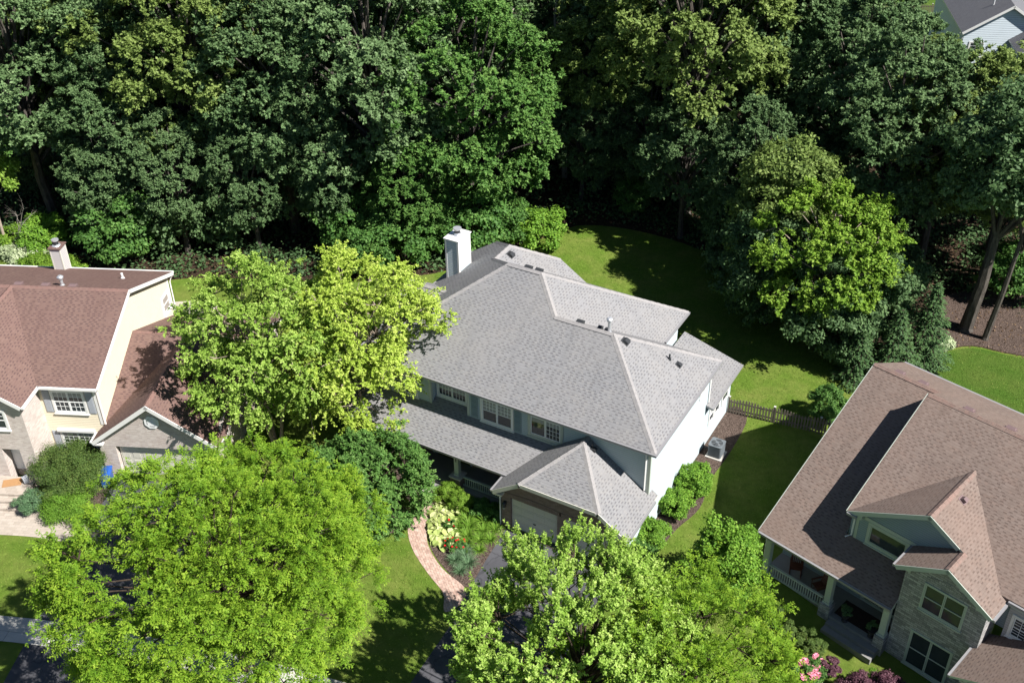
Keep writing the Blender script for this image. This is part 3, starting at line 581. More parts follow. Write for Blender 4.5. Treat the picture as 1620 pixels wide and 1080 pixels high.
for k in range(n8): a, b = (k+.5)*math.pi/4, (k+1.5)*math.pi/4; m.face([(2.95+.42*math.cos(t), y, 3.95+.42*math.sin(t)) for t, y in ((a, -.66), (a, -.6), (b, -.6), (b, -.66))])
m.build('gable_vent', 'sash_white', H2)
m = MB(); m.box(-7.15, -6.5, 11.25, 12.05, 0, 7.28); c2 = m.build('chimney', 'grey_siding', H2)
m = MB()
for a in (-7.16, -6.56):
    for b in (11.24, 11.99): m.box(a, a+.07, b, b+.07, 4.5, 7.25)
m.build('corner_board', 'cream_trim', c2)
m = MB(); m.box(-7.22, -6.43, 11.18, 12.12, 7.282, 7.35); m.build('chimney_cap', 'rust_shingle', c2)
m = MB(); m.tube([(-6.85, 11.65, 7.35), (-6.85, 11.65, 7.42)], [.27, .22], 14); m.tube([(-6.85, 11.65, 7.42), (-6.85, 11.65, 7.68)], .16, 12, 1); m.tube([(-6.85, 11.65, 7.68), (-6.85, 11.65, 7.76)], .22, 14); m.build('flue', ['galvanised', 'dark_metal'], c2)
nb = V3((0, .4, 1))
for x in (-8.2, -6.6, -5.0, -3.4): vent(r2, (x, 6.35, 7.84), nb, 'vent_brown', w=.42, h=.14)
pipe(r2, (-4.1, 6.5, 7.75), .5, .09, 'galvanised', 'vent_pipe', True); pipe(r2, (-1.85, 9.2, 6.68), .35, .07, 'pipe_white', 'vent_pipe')
vent(r3, (1.0, 6.4, 5.0), nb, 'vent_brown', w=.4, h=.12)
downspout(H2, [(-.1, -.1, 5.5), (-.12, .24, 5.2), (-.12, .24, 2.9)]); downspout(H2, [(.0, 11.75, 5.4), (-.2, 11.7, 5.0), (-.2, 11.7, 2.7)]); downspout(H2, [(-.48, -.2, 2.5), (-.42, -.2, 2.2), (-.42, -.2, .1)])
m = MB(); m.prism([(-8, -3.0), (-4.0, -3.0), (-3.7, -1.602), (-8, -1.602)], 0, .5); m.prism([(-8, -3.4), (-3.9, -3.4), (-3.9, -3.002), (-8, -3.002)], 0, .34); m.prism([(-8, -3.8), (-3.8, -3.8), (-3.8, -3.402), (-8, -3.402)], 0, .18); m.build('front_steps', 'tan_paver', H2)
m = MB(); m.box(-5.28, -4.32, -.94, -.905, .5, 2.4); d2 = m.build('front_door', 'sash_white', H2)
m = MB(); m.tube([(-4.45, -.95, 1.4), (-4.45, -1.0, 1.4)], .035, 8); m.build('handle', 'dark_metal', d2)
# ================================================================ right house, brown roof
H3 = empty('suburban_house', (*RO, 0), RR, 'large house at the right edge with brown pink shingles, stone front gable and railed porch', 'house')
m = MB(); m.prism([(.4, 2.0), (7.0, 2.0), (7.0, 12.2), (.4, 12.2)], -.75, 2.9); m.prism([(.4, 4.0), (3.55, 4.0), (3.55, 12.2), (.4, 12.2)], 2.9, 4.6)
m.ext([(.4, 4.0, 4.6), (.4, 12.2, 4.6), (.4, 12.2, 6.0), (.4, 8.98, 7.65)], (.3, 0, 0))
m.prism([(3.9, 1.75), (7.2, 1.75), (20, 1.95), (20, 12.2), (3.55, 12.2), (3.55, 1.95), (3.9, 1.95)], 3.3, 5.2)
m.ext([(3.55, 1.75, 5.2), (3.55, 11.9, 5.2), (3.55, 11.9, 6.2), (3.55, 7.7, 8.4)], (.2, 0, 0))
m.ext([(3.9, 1.75, 5.2), (10.4, 1.75, 5.2), (7.12, 1.75, 7.15)], (0, .25, 0))
m.build('wall', 'slate_siding', H3)
m = MB(); m.box(11.2, 20.0, 1.6, 1.94, -.75, 5.2); m.build('side_wall', 'grey_siding', H3)
m = MB(); m.ext([(10.9, -1.2, -.8), (16, -1.2, -.8), (16, -1.2, 5.15), (10.9, -1.2, 2.72)], (0, 2.79, 0)); m.build('garage_wall', 'grey_brick', H3)
m = MB(); m.prism([(7.05, .45), (10.75, .45), (10.75, 1.94), (7.05, 1.94)], -.8, 5.0); m.ext([(7.05, .45, 5.0), (10.75, .45, 5.0), (8.85, .45, 6.15)], (0, .25, 0))
for i in range(15):
    x = 8.0+i*1.8/14; z = 4.9+.22*math.sin(math.pi*i/14); m.box(x+.01, x+.11, .43, .449, z, z+.24)
m.prism([(6.55, .05), (7.04, .05), (7.04, .55), (6.55, .55)], -.7, .6); m.prism([(3.7, .02), (4.25, .02), (4.25, .55), (3.7, .55)], -.7, .55)
m.prism([(.38, .35), (3.7, .35), (3.7, .5), (.38, .5)], -.7, .0)
m.build('stone_wall', 'grey_brick', H3)
m = MB(); p = .5824
m.slab([(0, 0, 2.7), (7.04, 0, 2.7), (7.04, 1.74, 3.71), (3.5, 1.74, 3.71), (3.5, 7.7, 7.18), (3.5, 8.98, 7.93), (0, 8.98, 7.93)], .14)
rs = lambda y: 8.0-.51*(y-8.8) if 0 else 7.93-.5*(y-8.98)
m.slab([(0, 12.55, rs(12.55)), (0, 8.98, 7.93), (3.5, 8.98, 7.93), (3.5, 7.65, rs(7.65)), (22, 7.65, rs(7.65)), (22, 12.55, rs(12.55))][::-1], .14)
za = lambda y: 5.3+.525*(y-1.45)
GX, GZ, LX_, LZ = 7.12, 7.4, 8.85, 6.4; gs = .58
yv = 1.45+(GZ-5.3)/.525
m.slab([(3.45, 1.45, 5.27), (3.5, 1.45, 5.3), (GX, yv, GZ), (3.45, 7.65, rs(7.65))], .14)
m.slab([(11.05, 1.45, 5.12), (22, 1.45, 5.3), (22, 7.65, rs(7.65)), (3.45, 7.65, rs(7.65)), (GX, yv, GZ), (10.74, 1.45, 5.3)], .14)
m.slab([(3.5, 1.45, 5.3), (GX, 1.45, GZ), (GX, yv, GZ)], .12)
m.slab([(GX, 1.45, GZ), (LX_, 1.45, GZ-gs*(LX_-GX)), (LX_, .12, LZ), (11.05, .12, LZ-gs*2.2), (11.05, 1.45, LZ-gs*2.2), (10.74, 1.45, 5.3), (GX, yv, GZ)], .12)
m.slab([(6.65, .12, 5.12), (LX_, .12, LZ), (LX_, 1.74, LZ), (6.65, 1.74, 5.12)], .12)
m.slab([(10.6, -1.6, 2.75), (16, -1.6, 5.4), (16, 1.58, 5.4), (10.6, 1.58, 2.75)], .12)
r4 = m.build('roof', ['brown_shingle', 'green_trim'], H3)
caps([((0, 8.98, 7.93), (3.5, 8.98, 7.93)), ((3.5, 7.65, rs(7.65)), (22, 7.65, rs(7.65))), ((GX, 1.45, GZ), (GX, yv, GZ)), ((LX_, .12, LZ), (LX_, 1.45, LZ))], 'brown_cap', r4)
gutters([((0, 0, 2.69), (7.04, 0, 2.69), -Y), ((3.5, 1.45, 5.28), (4.0, 1.45, 5.28), -Y), ((11.1, 1.45, 5.25), (20, 1.45, 5.28), -Y), ((11.05, .12, 5.11), (11.05, 1.4, 5.11), X), ((6.65, 1.7, 5.1), (6.65, .12, 5.1), -X), ((0, 12.55, 6.14), (22, 12.55, 6.14), Y), ((10.6, 1.5, 2.74), (10.6, -1.6, 2.74), -X)], 'gutter_grey', H3)
rakes([((3.5, 1.45, 5.3), (GX, 1.45, GZ)), ((GX, 1.45, GZ), (LX_-.2, 1.45, GZ-gs*(LX_-.2-GX))), ((6.65, .12, 5.12), (LX_, .12, LZ)), ((LX_, .12, LZ), (11.05, .12, 5.12)), ((0, 0, 2.7), (0, 8.98, 7.93), -1, X), ((3.45, 1.45, 5.27), (3.45, 7.65, rs(7.65)), -1, X)], 'green_trim', H3)
for q, d_ in (([(6.68, .15, 5.1), (7.35, .15, 5.1), (7.35, .15, 5.4)], .28), ([(10.3, .15, 5.1), (11.0, .15, 5.1), (10.3, .15, 5.4)], .28), ([(3.6, 1.48, 5.15), (4.2, 1.48, 5.15), (4.2, 1.48, 5.5)], .25)): m = MB(); m.ext(q, (0, d_, 0)); m.build('boxed_return', 'green_trim', H3)
boxes([(3.88, 4.02, 1.72, 1.748, 3.72, 5.15)], 'corner_board', 'green_trim', H3); boxes([(4.25, 6.75, 1.715, 1.748, 5.08, 5.28)], 'frieze_board', 'green_trim', H3)
window(H3, (4.62, 1.75, 3.95), X, -Y, 1.75, .98, 1, (1, 1), frame='green_trim', sash='green_trim', fw_=.15, hung=False)
window(H3, (8.05, .45, 3.28), X, -Y, 1.8, 1.45, 2, (1, 1), frame='green_trim', sash='green_trim', fw_=.07, blinds=0.)
window(H3, (8.02, .45, -.3), X, -Y, 1.85, 2.05, 2, (1, 1), frame='green_trim', sash='green_trim', fw_=.07)
window(H3, (11.5, 1.6, 3.4), X, -Y, 1.9, 1.05, 2, (3, 3), frame='white_trim', fw_=.12, lower_screen=False)
window(H3, (1.2, 2.0, .55), X, -Y, 1.7, 1.5, 2, (1, 1), frame='green_trim', sash='green_trim'); window(H3, (4.9, 2.0, .2), X, -Y, 1.7, 1.9, 2, (1, 1), frame='green_trim', sash='green_trim', sill=False)
m = MB(); m.prism([(.38, .42), (3.8, .42), (3.8, .1), (7.04, .1), (7.04, 1.998), (.38, 1.998)][::1], -.5, .02); m.prism([(4.3, -.25), (6.9, -.25), (6.9, .098), (4.3, .098)], -.75, -.15); m.prism([(4.3, -.6), (6.9, -.6), (6.9, -.252), (4.3, -.252)], -.75, -.32); m.build('porch_floor', 'porch_floor', H3)
for x, zb in ((.55, -.5), (3.97, .55), (6.8, .6)):
    m = MB(); m.box(x-.15, x+.15, .15, .45, zb+.001, 2.56); m.box(x-.19, x+.19, .11, .49, zb+.002, zb+.12); m.box(x-.19, x+.19, .11, .49, 2.4, 2.57); m.box(x-.09, x+.09, .135, .15, zb+.25, 2.25); m.build('porch_post', 'green_trim', H3)
railing(H3, (.7, .3, 0), (3.72, .3, 0), .04, .72)
m = MB(); m.box(.3, 7.0, .2, .4, 2.42, 2.56); m.build('porch_beam', 'green_trim', H3)
nb = V3((0, .5, 1))
for x, y in ((1.2, 9.35), (2.45, 9.35), (5.3, 8.1), (7.3, 8.1)): vent(r4, (x, y, rs(y)), nb, 'vent_brown', w=.45, h=.12)
vent(r4, (7.55, 3.6, GZ-.25), V3((.58, 0, 1)), 'vent_brown', w=.26, d=.26, h=.18)
downspout(H3, [(3.75, 1.4, 5.2), (3.8, 1.68, 4.9), (3.8, 1.68, 3.85), (3.6, 1.5, 3.72)]); downspout(H3, [(.1, .05, 2.6), (.35, .3, 2.4), (.35, .3, .0)]); downspout(H3, [(6.8, .9, 5.0), (7.0, .9, 4.7), (7.0, .9, 3.4)])
# ================================================================ distant houses
H4 = empty('suburban_house', (.63, 68.2, 0), .38, 'distant house at the top right corner with slate grey roof and pale blue siding', 'house')
m = MB(); m.prism([(.3, .3), (7.8, .3), (7.8, 14), (.3, 14)], 0, 5.5); m.ext([(.3, .3, 5.5), (7.8, .3, 5.5), (4.05, .3, 7.9)], (0, .3, 0)); m.prism([(4.6, -3.2), (8.0, -3.2), (8.0, .29), (4.6, .29)], 0, 5.0); m.ext([(4.6, -3.2, 5.0), (8.0, -3.2, 5.0), (6.3, -3.2, 6.0)], (0, .3, 0)); m.build('wall', 'blue_siding', H4)
m = MB(); m.slab([(0, 0, 5.6), (4.05, 0, 8.2), (4.05, 14.3, 8.2), (0, 14.3, 5.6)][::-1], .15); m.slab([(4.05, 0, 8.2), (8.1, 0, 5.6), (8.1, 14.3, 5.6), (4.05, 14.3, 8.2)][::-1], .15)
m.slab([(4.3, -3.6, 5.0), (6.3, -3.6, 6.35), (6.3, .29, 6.35), (4.3, .29, 5.0)][::-1], .12); m.slab([(6.3, -3.6, 6.35), (8.3, -3.6, 5.0), (8.3, .29, 5.0), (6.3, .29, 6.35)][::-1], .12)
r5 = m.build('roof', ['slate_shingle', 'white_trim'], H4)
pipe(r5, (2.9, 2.5, 7.4), .5, .05, 'pipe_white', 'vent_pipe'); pipe(r5, (3.5, 4.6, 7.8), .45, .05, 'pipe_white', 'vent_pipe')
for y in (-2.6, -1.4): vent(r5, (5.7, y, 5.95), V3((-.64, 0, 1)), 'vent_black', h=.2)
rakes([((0, 0, 5.6), (4.05, 0, 8.2)), ((4.05, 0, 8.2), (8.1, 0, 5.6)), ((4.3, -3.6, 5.0), (6.3, -3.6, 6.35)), ((6.3, -3.6, 6.35), (8.3, -3.6, 5.0))], 'white_trim', H4)

downspout(H4, [(-.1, .2, 5.5), (.2, .35, 5.1), (.2, .35, .2)])
window(H4, (1.0, .3, 3.4), X, -Y, 1.1, 1.2, 1, (2, 2))
def far_house(x, y, rz, w_, d_, hz, rm, wm, label):
    h = empty('suburban_house', (x, y, 0), rz, label, 'house')
    m = MB(); m.prism([(0, 0), (w_, 0), (w_, d_), (0, d_)], 0, hz); m.ext([(0, 0, hz), (0, d_, hz), (0, d_/2, hz+d_*.26)], (w_, 0, 0)); m.build('wall', wm, h)
    m = MB(); e = .4; zr = hz+.1+(d_/2+e)*.55
    m.slab([(-e, -e, hz+.1), (w_+e, -e, hz+.1), (w_+e, d_/2, zr), (-e, d_/2, zr)], .14); m.slab([(w_+e, d_+e, hz+.1), (-e, d_+e, hz+.1), (-e, d_/2, zr), (w_+e, d_/2, zr)], .14)
    rr_ = m.build('roof', [rm, 'white_trim'], h); vent(rr_, (w_*.4, d_/2-.5, zr-.25), V3((0, -.55, 1)), 'vent_brown')
    for k in range(3): window(h, (1+k*w_/3, 0, 1.), X, -Y, 1.2, 1.3, 2, (2, 2))
    return h
far_house(-92, 26, .45, 13, 9, 4.8, 'brown_shingle', 'cream_siding', 'house with a dusty pink roof glimpsed through the trees in the top left corner')
far_house(-80, 37, .45, 11, 7.5, 2.8, 'tan_roof' if 'tan_roof' in MT else 'brown_cap', 'white_siding', 'low house with a pale tan roof glimpsed above the left part of the woods')
# ================================================================ plants
def unit(a): return a/np.maximum(1e-9, np.linalg.norm(a, axis=1, keepdims=True))
def leaf_mesh(name, P, N, T, L, W, tint, mat_, rng, fold=.18):
    """one bent rhombus per leaf: P base, N facing, T direction it points"""
    n = len(P); T = unit(T-N*np.sum(T*N, 1, keepdims=True)*.8); B = unit(np.cross(N, T)); N = unit(np.cross(T, B))
    L = np.broadcast_to(L, (n,)).reshape(-1, 1)*rng.uniform(.7, 1.25, (n, 1)); W = np.broadcast_to(W, (n,)).reshape(-1, 1)*rng.uniform(.75, 1.2, (n, 1))
    mid = P+T*L*.48
    v = np.stack([P, mid+B*W*.5-N*W*fold, P+T*L-N*L*.12, mid-B*W*.5-N*W*fold], 1).reshape(-1, 3).astype('f')
    me = bpy.data.meshes.new(name); me.vertices.add(4*n); me.vertices.foreach_set('co', v.ravel())
    me.loops.add(4*n); me.loops.foreach_set('vertex_index', np.arange(4*n, dtype='i'))
    me.polygons.add(n); me.polygons.foreach_set('loop_start', np.arange(0, 4*n, 4, dtype='i'))
    me.update(calc_edges=True); at = me.attributes.new('tint', 'FLOAT', 'FACE'); at.data.foreach_set('value', np.clip(tint, 0, 1).astype('f').ravel())
    me.materials.append(MT[mat_]); return me
def meshobj(name, me, parent=None):
    o = bpy.data.objects.new(name, me); C.objects.link(o)
    if parent: o.parent = parent
    return o
def rdir(rng, n, zmin=-1.):
    z = rng.uniform(zmin, 1, n); a = rng.uniform(0, 2*math.pi, n); r = np.sqrt(1-z*z); return np.stack([r*np.cos(a), r*np.sin(a), z], 1)
def crown_pts(rng, R, H, z0, nl, lr, nc, cr, K, zmin=-.35, sq=1., flat=.6, shape='round', fill=.2, asym=0., shoots=.16):
    """limb lobes on an uneven ellipsoid, sprays of leaves on each lobe; returns lobes, spray centres, leaf points and normals"""
    ctr = np.array([0, 0, z0+H*.5]); D = rdir(rng, nl, zmin)
    for _ in range(30):   # spread the lobes apart
        d = D[:, None]-D[None]; q = np.linalg.norm(d, axis=2)+1e-6; D = unit(D+.04*np.sum(d/(q**3)[..., None], 1)/nl); D[:, 2] = np.maximum(D[:, 2], zmin)
    rad = rng.uniform(.62, .86, (nl, 1)); k = int(nl*fill); rad[:k] *= .45
    LB = ctr+D*rad*np.array([R, R*sq, H*.5])
    if shape == 'egg': LB[:, :2] *= (1.12-.55*np.clip((LB[:, 2:3]-z0)/H, 0, 1))
    if asym: LB[:, 0] += asym*R*rng.uniform(-1, 1, nl)
    lrad = lr*rng.uniform(.7, 1.3, nl)
    CC, CN, CT = [], [], []
    for i in range(nl):
        d = unit(rdir(rng, nc)+.7*D[i]+np.array([0, 0, .35])); r = lrad[i]*rng.uniform(.55, 1.1, (nc, 1))*np.where(rng.uniform(0, 1, (nc, 1)) < shoots, rng.uniform(1.2, 1.6, (nc, 1)), 1.)
        CC.append(LB[i]+d*r*np.array([1, 1, .75])); CN.append(d); CT.append(rng.uniform(-.12, .12, (nc, 1))+rng.uniform(-.1, .1))
    CC, CN, CT = np.concatenate(CC), np.concatenate(CN), np.concatenate(CT)
    M = len(CC); crr = cr*rng.uniform(.55, 1.4, (M, 1, 1)); u = rdir(rng, M*K).reshape(M, K, 3)
    off = u*(rng.uniform(0, 1, (M, K, 1))**.45)*crr*np.array([1, 1, flat])
    P = (CC[:, None]+off).reshape(-1, 3); out = unit((off+CN[:, None]*crr*.5).reshape(-1, 3))
    tint = (rng.uniform(.1, .8, (M, K, 1))+CT[:, None]).reshape(-1)
    return ctr, LB, CC, P, out, tint
def limbs(rng, R0, base, ctr, LB, CC, twigs=0, lean=(0, 0), sides=7, stems=1, z0=None):
    m = MB(); top = V3((ctr[0]+lean[0], ctr[1]+lean[1], ctr[2]))
    for s in range(stems):
        a = 2*math.pi*s/max(1, stems)+.6; sp = .0 if stems == 1 else .35
        b = V3((base[0]+sp*math.cos(a)*.6, base[1]+sp*math.sin(a)*.6, -.15)); t = top+V3((sp*math.cos(a)*4, sp*math.sin(a)*4, 0))
        pts = [b, b.lerp(t, .03), b.lerp(t, .3)+V3(rng.normal(0, .12, 3)), b.lerp(t, .6)+V3(rng.normal(0, .2, 3)), t]
        r = R0/(1 if stems == 1 else 1.5); m.tube(pts, [r*1.5, r*1.05, r*.85, r*.62, r*.3], sides)
        for i, c in enumerate(LB):
            if i % stems != s: continue
            c = V3(c); f = max(.28, min(.92, (c.z-b.z)*.62/(t.z-b.z))); p = b.lerp(t, f); q = p.lerp(c, .5)+V3((0, 0, (c-p).length*.1))+V3(rng.normal(0, .12, 3))
            m.tube([p, q, c], [r*.36, r*.24, r*.10], 5, caps=False)
    if twigs:
        for j in rng.choice(len(CC), min(twigs, len(CC)), replace=False):
            c = V3(CC[j]); i = int(np.argmin(np.linalg.norm(LB-CC[j], axis=1))); a = V3(LB[i]); m.tube([a, a.lerp(c, .5)+V3(rng.normal(0, .08, 3)), c+(c-a)*.2], [.035, .025, .012], 4, caps=False)
    return m
def sprays(rng, CC, CN, Fs, SL, ow, uw, arch, nleaf, planar=True, wind=(0, 0), sj=.5, fwd=.5):
    """leaves set along arching shoots that leave every spray centre"""
    M = len(CC); o = CC[:, None]+rng.normal(0, .10*SL, (M, Fs, 3)); d = CN[:, None]*ow+np.array([wind[0], wind[1], uw])+rng.normal(0, sj, (M, Fs, 3)); d = d/np.linalg.norm(d, axis=2, keepdims=True)
    sl = SL*rng.uniform(.6, 1.3, (M, Fs, 1, 1)); t = rng.uniform(.12, 1, (M, Fs, nleaf, 1)); D = d[:, :, None]; g = np.array([0, 0, -arch])
    P = o[:, :, None]+D*sl*t+g*sl*t*t; T = D+2*g*t; T = T/np.linalg.norm(T, axis=3, keepdims=True)
    B = np.cross(T, np.array([0, 0, 1.])+rng.normal(0, .12, T.shape)); B = B/np.maximum(1e-6, np.linalg.norm(B, axis=3, keepdims=True))
    sg = rng.choice([-1., 1.], t.shape)
    if planar: LT = T*fwd+B*sg*.85+np.array([0, 0, -.18])+rng.normal(0, .15, T.shape); N = np.cross(T, B); N = N*np.sign(N[..., 2:3]+1e-9)+rng.normal(0, .22, T.shape)
    else: LT = T*fwd+rng.normal(0, .75, T.shape)+np.array([wind[0], wind[1], 0]); N = np.array([0, 0, .8])+D*.5+rng.normal(0, .55, T.shape)
    tint = .15+.45*t+rng.uniform(-.1, .35, t.shape)+rng.normal(0, .10, (M, 1, 1, 1))
    f = lambda a: a.reshape(-1, 3)
    return f(P), unit(f(N)), unit(f(LT)), tint.reshape(-1)
def make_tree(name, seed, R, H, z0, nl, lr, nc, cr, K, L, W, mat_, barkm, tr=.2, up_=.5, jit=.55, droop=0., along=0., twigs=0, stems=1, lean=(0, 0), spray=None, **kw):
    rng = np.random.default_rng(seed)
    ctr, LB, CC, P, out, tint = crown_pts(rng, R, H, z0, nl, lr, nc, cr, K, **kw)
    LB = LB+np.array([lean[0], lean[1], 0]); CC = CC+np.array([lean[0], lean[1], 0]); P = P+np.array([lean[0], lean[1], 0])
    n = len(P); N = unit(out*.7+np.array([0, 0, up_])+rng.normal(0, jit, (n, 3)))
    T = unit(rng.normal(0, 1, (n, 3))*(1-along)+out*along+np.array([0, 0, -droop]))
    if spray:
        CN = unit(CC-ctr-np.array([lean[0], lean[1], 0])); P, N, T, tint = sprays(rng, CC, CN, **spray)
    root = bpy.data.objects.new(name, None); C.objects.link(root)
    limbs(rng, tr, (0, 0), ctr, LB, CC, twigs, lean, stems=stems).build('trunk', barkm, root, True)
    meshobj('crown', leaf_mesh(name+'_crown', P, N, T, L, W, tint, mat_, rng), root)
    return root
def place(root, x, y, rz=0., s=1., sz=None, label='', cat='tree', group=None, z=None):
    root.location = (x, y, gh(x, y) if z is None else z); root.rotation_euler = (0, 0, rz); root.scale = (s, s, sz or s); tag(root, label, cat, group); return root
# ---- woodland oaks: five crowns, copied
WG = 'trees of the woods behind the houses'
proto = []
for i, (R, H, z0, mt, nl) in enumerate(((5.6, 17.5, 2.0, 'leaf_oak', 46), (5.0, 16, 2.5, 'leaf_dark', 42), (6.3, 16, 3.5, 'leaf_olive', 50), (4.9, 18, 1.5, 'leaf_dark', 44), (5.6, 12.5, 6.5, 'leaf_olive', 38), (5.3, 16.5, 1.2, 'leaf_mid', 46))):
    proto.append(make_tree('oak_tree', 100+i, R, H, z0, nl, 1.5, 36, .60, 2, .20, .13, mt, 'bark_oak', .36, twigs=60, shoots=.2, spray=dict(Fs=5, SL=.45, ow=.8, uw=.4, arch=.1, nleaf=15, planar=False, sj=.55, fwd=.8), fill=.1, zmin=-.55, asym=.06, jit=.5))
used = set()
def wood(k, r, d, s, rz, label, sz=None, name=None):
    p = RDp(r, d); o = proto[k] if k not in used else copy_tree(proto[k]); used.add(k)
    if name: o.name = name
    place(o, p[0], p[1], rz, s, sz, label, 'tree', WG); return o
WT = [  # prototype, metres right, metres ahead, scale, turn, label
 (0, -35.3, 76.5, 1.15, .3, 'tall oak with a leaning bare lower trunk above the left chimney'),
 (5, -42, 74, 1.00, 1.2, 'bright green oak cut by the left edge at the height of the pale chimney'),
 (1, -28.5, 78.5, 1.05, 2.0, 'dark oak right of the leaning trunk in the left woods'),
 (2, -22.5, 76, 1.10, .9, 'broad oak whose crown rises straight above the rust brown garage roof'),
 (3, -16.2, 73.8, 1.08, 4.1, 'dark narrow oak directly behind the birch on the wood edge'),
 (0, -9.4, 73, 1.12, 5.2, 'rounded oak left of the grey chimney on the wood edge'),
 (5, -2.6, 72.3, 1.08, 1.6, 'large full maple with low branches just right above the grey chimney'),
 (0, -4.5, 82.5, 1.15, 3.3, 'broad crown peeking over the full maple above the grey chimney'),
 (1, 6.5, 86.5, 0.86, 2.2, 'shaded oak at the back of the dark hollow behind the lawn'),
 (4, 13.4, 75.5, 1.22, .4, 'tall oak with a long thick bare trunk beside the dark hollow'),
 (3, 3.2, 90.5, 0.95, .2, 'thin dark oak at the top of the dark hollow'),
 (0, 19.5, 79.5, 1.05, 3.9, 'oak standing just right of the long bare trunk'),
 (4, 28.9, 67.2, .82, 1.1, 'oak with a stout dark trunk right of the lime green maple'),
 (1, 25.5, 66.5, .98, 1.4, 'dense dark oak rising directly behind the lime green maple'),
 (1, 24.5, 75, 0.98, 5.0, 'oak further back above the lime green maple'),
 (2, 38, 72, 0.68, 2.7, 'wide olive green oak near the right edge above the mulch bed'),
 (3, -34.5, 86, 0.95, 1.3, 'second row oak above the leaning trunk at the upper left'),
 (4, -26.5, 87, 0.95, 2.4, 'second row oak beneath the pale tan roof'),
 (0, -18.5, 85.5, 0.95, .7, 'second row oak at the top centre left of the woods'),
 (1, -11.8, 86.5, 0.96, 4.4, 'second row oak between the two tallest edge oaks'),
 (5, -20.8, 94.5, 0.74, 3.0, 'rear oak on the upper border right of the tan roof'),
 (3, -12.5, 96, 0.74, .5, 'rear oak on the upper border left of the bare grey branches'),
 (2, 12.5, 88.5, 0.90, 5.6, 'second row oak on the upper border over the long bare trunk'),
 (5, 20.5, 90, 0.86, 2.1, 'second row oak with yellow tips right of the dead branches'),
 (0, 27.5, 84, 0.86, 1.9, 'oak below the brown bare patch at the upper right'),
 (4, 34, 85.5, .46, 4.8, 'oak left of the small glimpse of blue tarp at the upper right'),
 (1, 40.5, 80, .47, .9, 'oak in front of the pale blue distant house'),
 (5, 49, 84.5, .45, 3.4, 'oak cut by the right edge below the pale blue distant house'),
 (3, 45, 73, .7, 2.9, 'oak cut by the right edge above the mulch bed'),
 (2, -45, 84, 0.86, 2.2, 'oak cut by the left edge below the dusty pink roof'),
 (1, -40.5, 92.5, 0.67, .8, 'light green oak right in front of the dusty pink roof'),
 (4, 4.8, 97.5, 0.70, 2.5, 'rear oak on the upper border above the dark hollow'),
 (0, 29.5, 96.5, .43, 5.1, 'rear oak on the upper border left of the far lawn'),
 (2, 37, 92, .42, .1, 'rear oak just below the far lawn and picket fence'),
 (3, -4.2, 93.5, 0.74, 1.5, 'rear oak behind the full maple on the upper border'),
 (4, 20.6, 99.5, 0.67, 3.7, 'rearmost oak on the upper border between dead branches and far lawn'),
 (5, -30.5, 97, 0.63, 5.5, 'pale green rear oak right of the tan roof on the upper border'),
 (0, -34, 107, .72, .4, 'small far oak just left of the tan roof'), (4, -24.5, 106, .75, 1.4, 'far oak on the top border right of the tan roof'), (2, -15.5, 107, .72, 2.4, 'far oak on the top border at the centre left'), (5, -7, 105, .74, 3.4, 'far bright oak on the top border above the grey chimney'),
 (1, .5, 108, .75, 4.4, 'far dark oak on the top border at the centre'), (3, 9.5, 107, .74, 5.4, 'far slender oak on the top border right of the centre'), (0, 15.5, 110, .7, .9, 'far oak on the top border behind the dead branches'), (4, 25, 108, .7, 1.9, 'far low oak on the top border left of the play slide'), (2, 36.5, 101, .34, 2.9, 'small far oak directly left of the far lawn'),
 (5, -44, 101, .62, 3.9, 'small far oak below the dusty pink roof'), (1, 31, 101, .36, 2.2, 'small far oak behind the bare brown patch'), (0, 42, 88, .28, 1.2, 'small oak right in front of the pale blue distant house'),
 (3, -29, 71.6, .56, .7, 'low branched dark oak just behind the rust brown ridge'), (1, -23.6, 70.6, .6, 1.9, 'low branched oak behind the cream gable wall'), (3, -18.4, 70.8, .58, 3.1, 'low branched oak left of the birch top'), (1, -12.4, 71, .56, 4.2, 'low branched oak above the middle of the birches'), (5, -7.2, 69.6, .55, 5.0, 'low branched maple left of the grey chimney'), (3, 10.6, 77, .6, 2.0, 'low branched dark oak left of the long bare trunk'), (1, 5.6, 78, .55, .9, 'low branched dark oak at the mouth of the dark hollow'),
 (3, 16.8, 67.8, .66, 5.3, 'dark oak added to shade the right side of the back lawn'), (1, 12.6, 71.8, .62, 2.6, 'dark oak overhanging the far edge of the back lawn'),  # the first of these oaks is added to throw shade on the lawn
 (0, -13, 80, .95, 1.8, 'oak wedged between the tall oaks left of the full maple'), (4, -31.5, 81, .95, 5.1, 'oak right behind the leaning trunk of the left woods'), (5, -24.8, 81.5, .9, .3, 'bright mid row oak above the undergrowth of the left woods'), (3, 23.2, 81, .9, 4.2, 'dark oak between the long bare trunk and the olive oaks'), (1, 31, 76, .62, 3.6, 'dark mid row oak above the stout dark trunk'), (0, 9.8, 82.5, .95, .6, 'oak closing the back of the dark hollow'),
 (4, 7.0, 80.5, .85, 2.8, 'low shaded oak filling the left half of the dark hollow'), (3, 14.5, 84, .95, 3.1, 'shaded oak directly behind the long bare trunk'), (1, -28, 73.5, .8, 2.5, 'low dark oak above the rust brown ridge'), (2, 33, 66, .85, 4.0, 'olive oak behind the big oak of the mulch bed'),
]
for k, r, d, s, rz, lb in WT: wood(k, r, d, s, rz, lb)
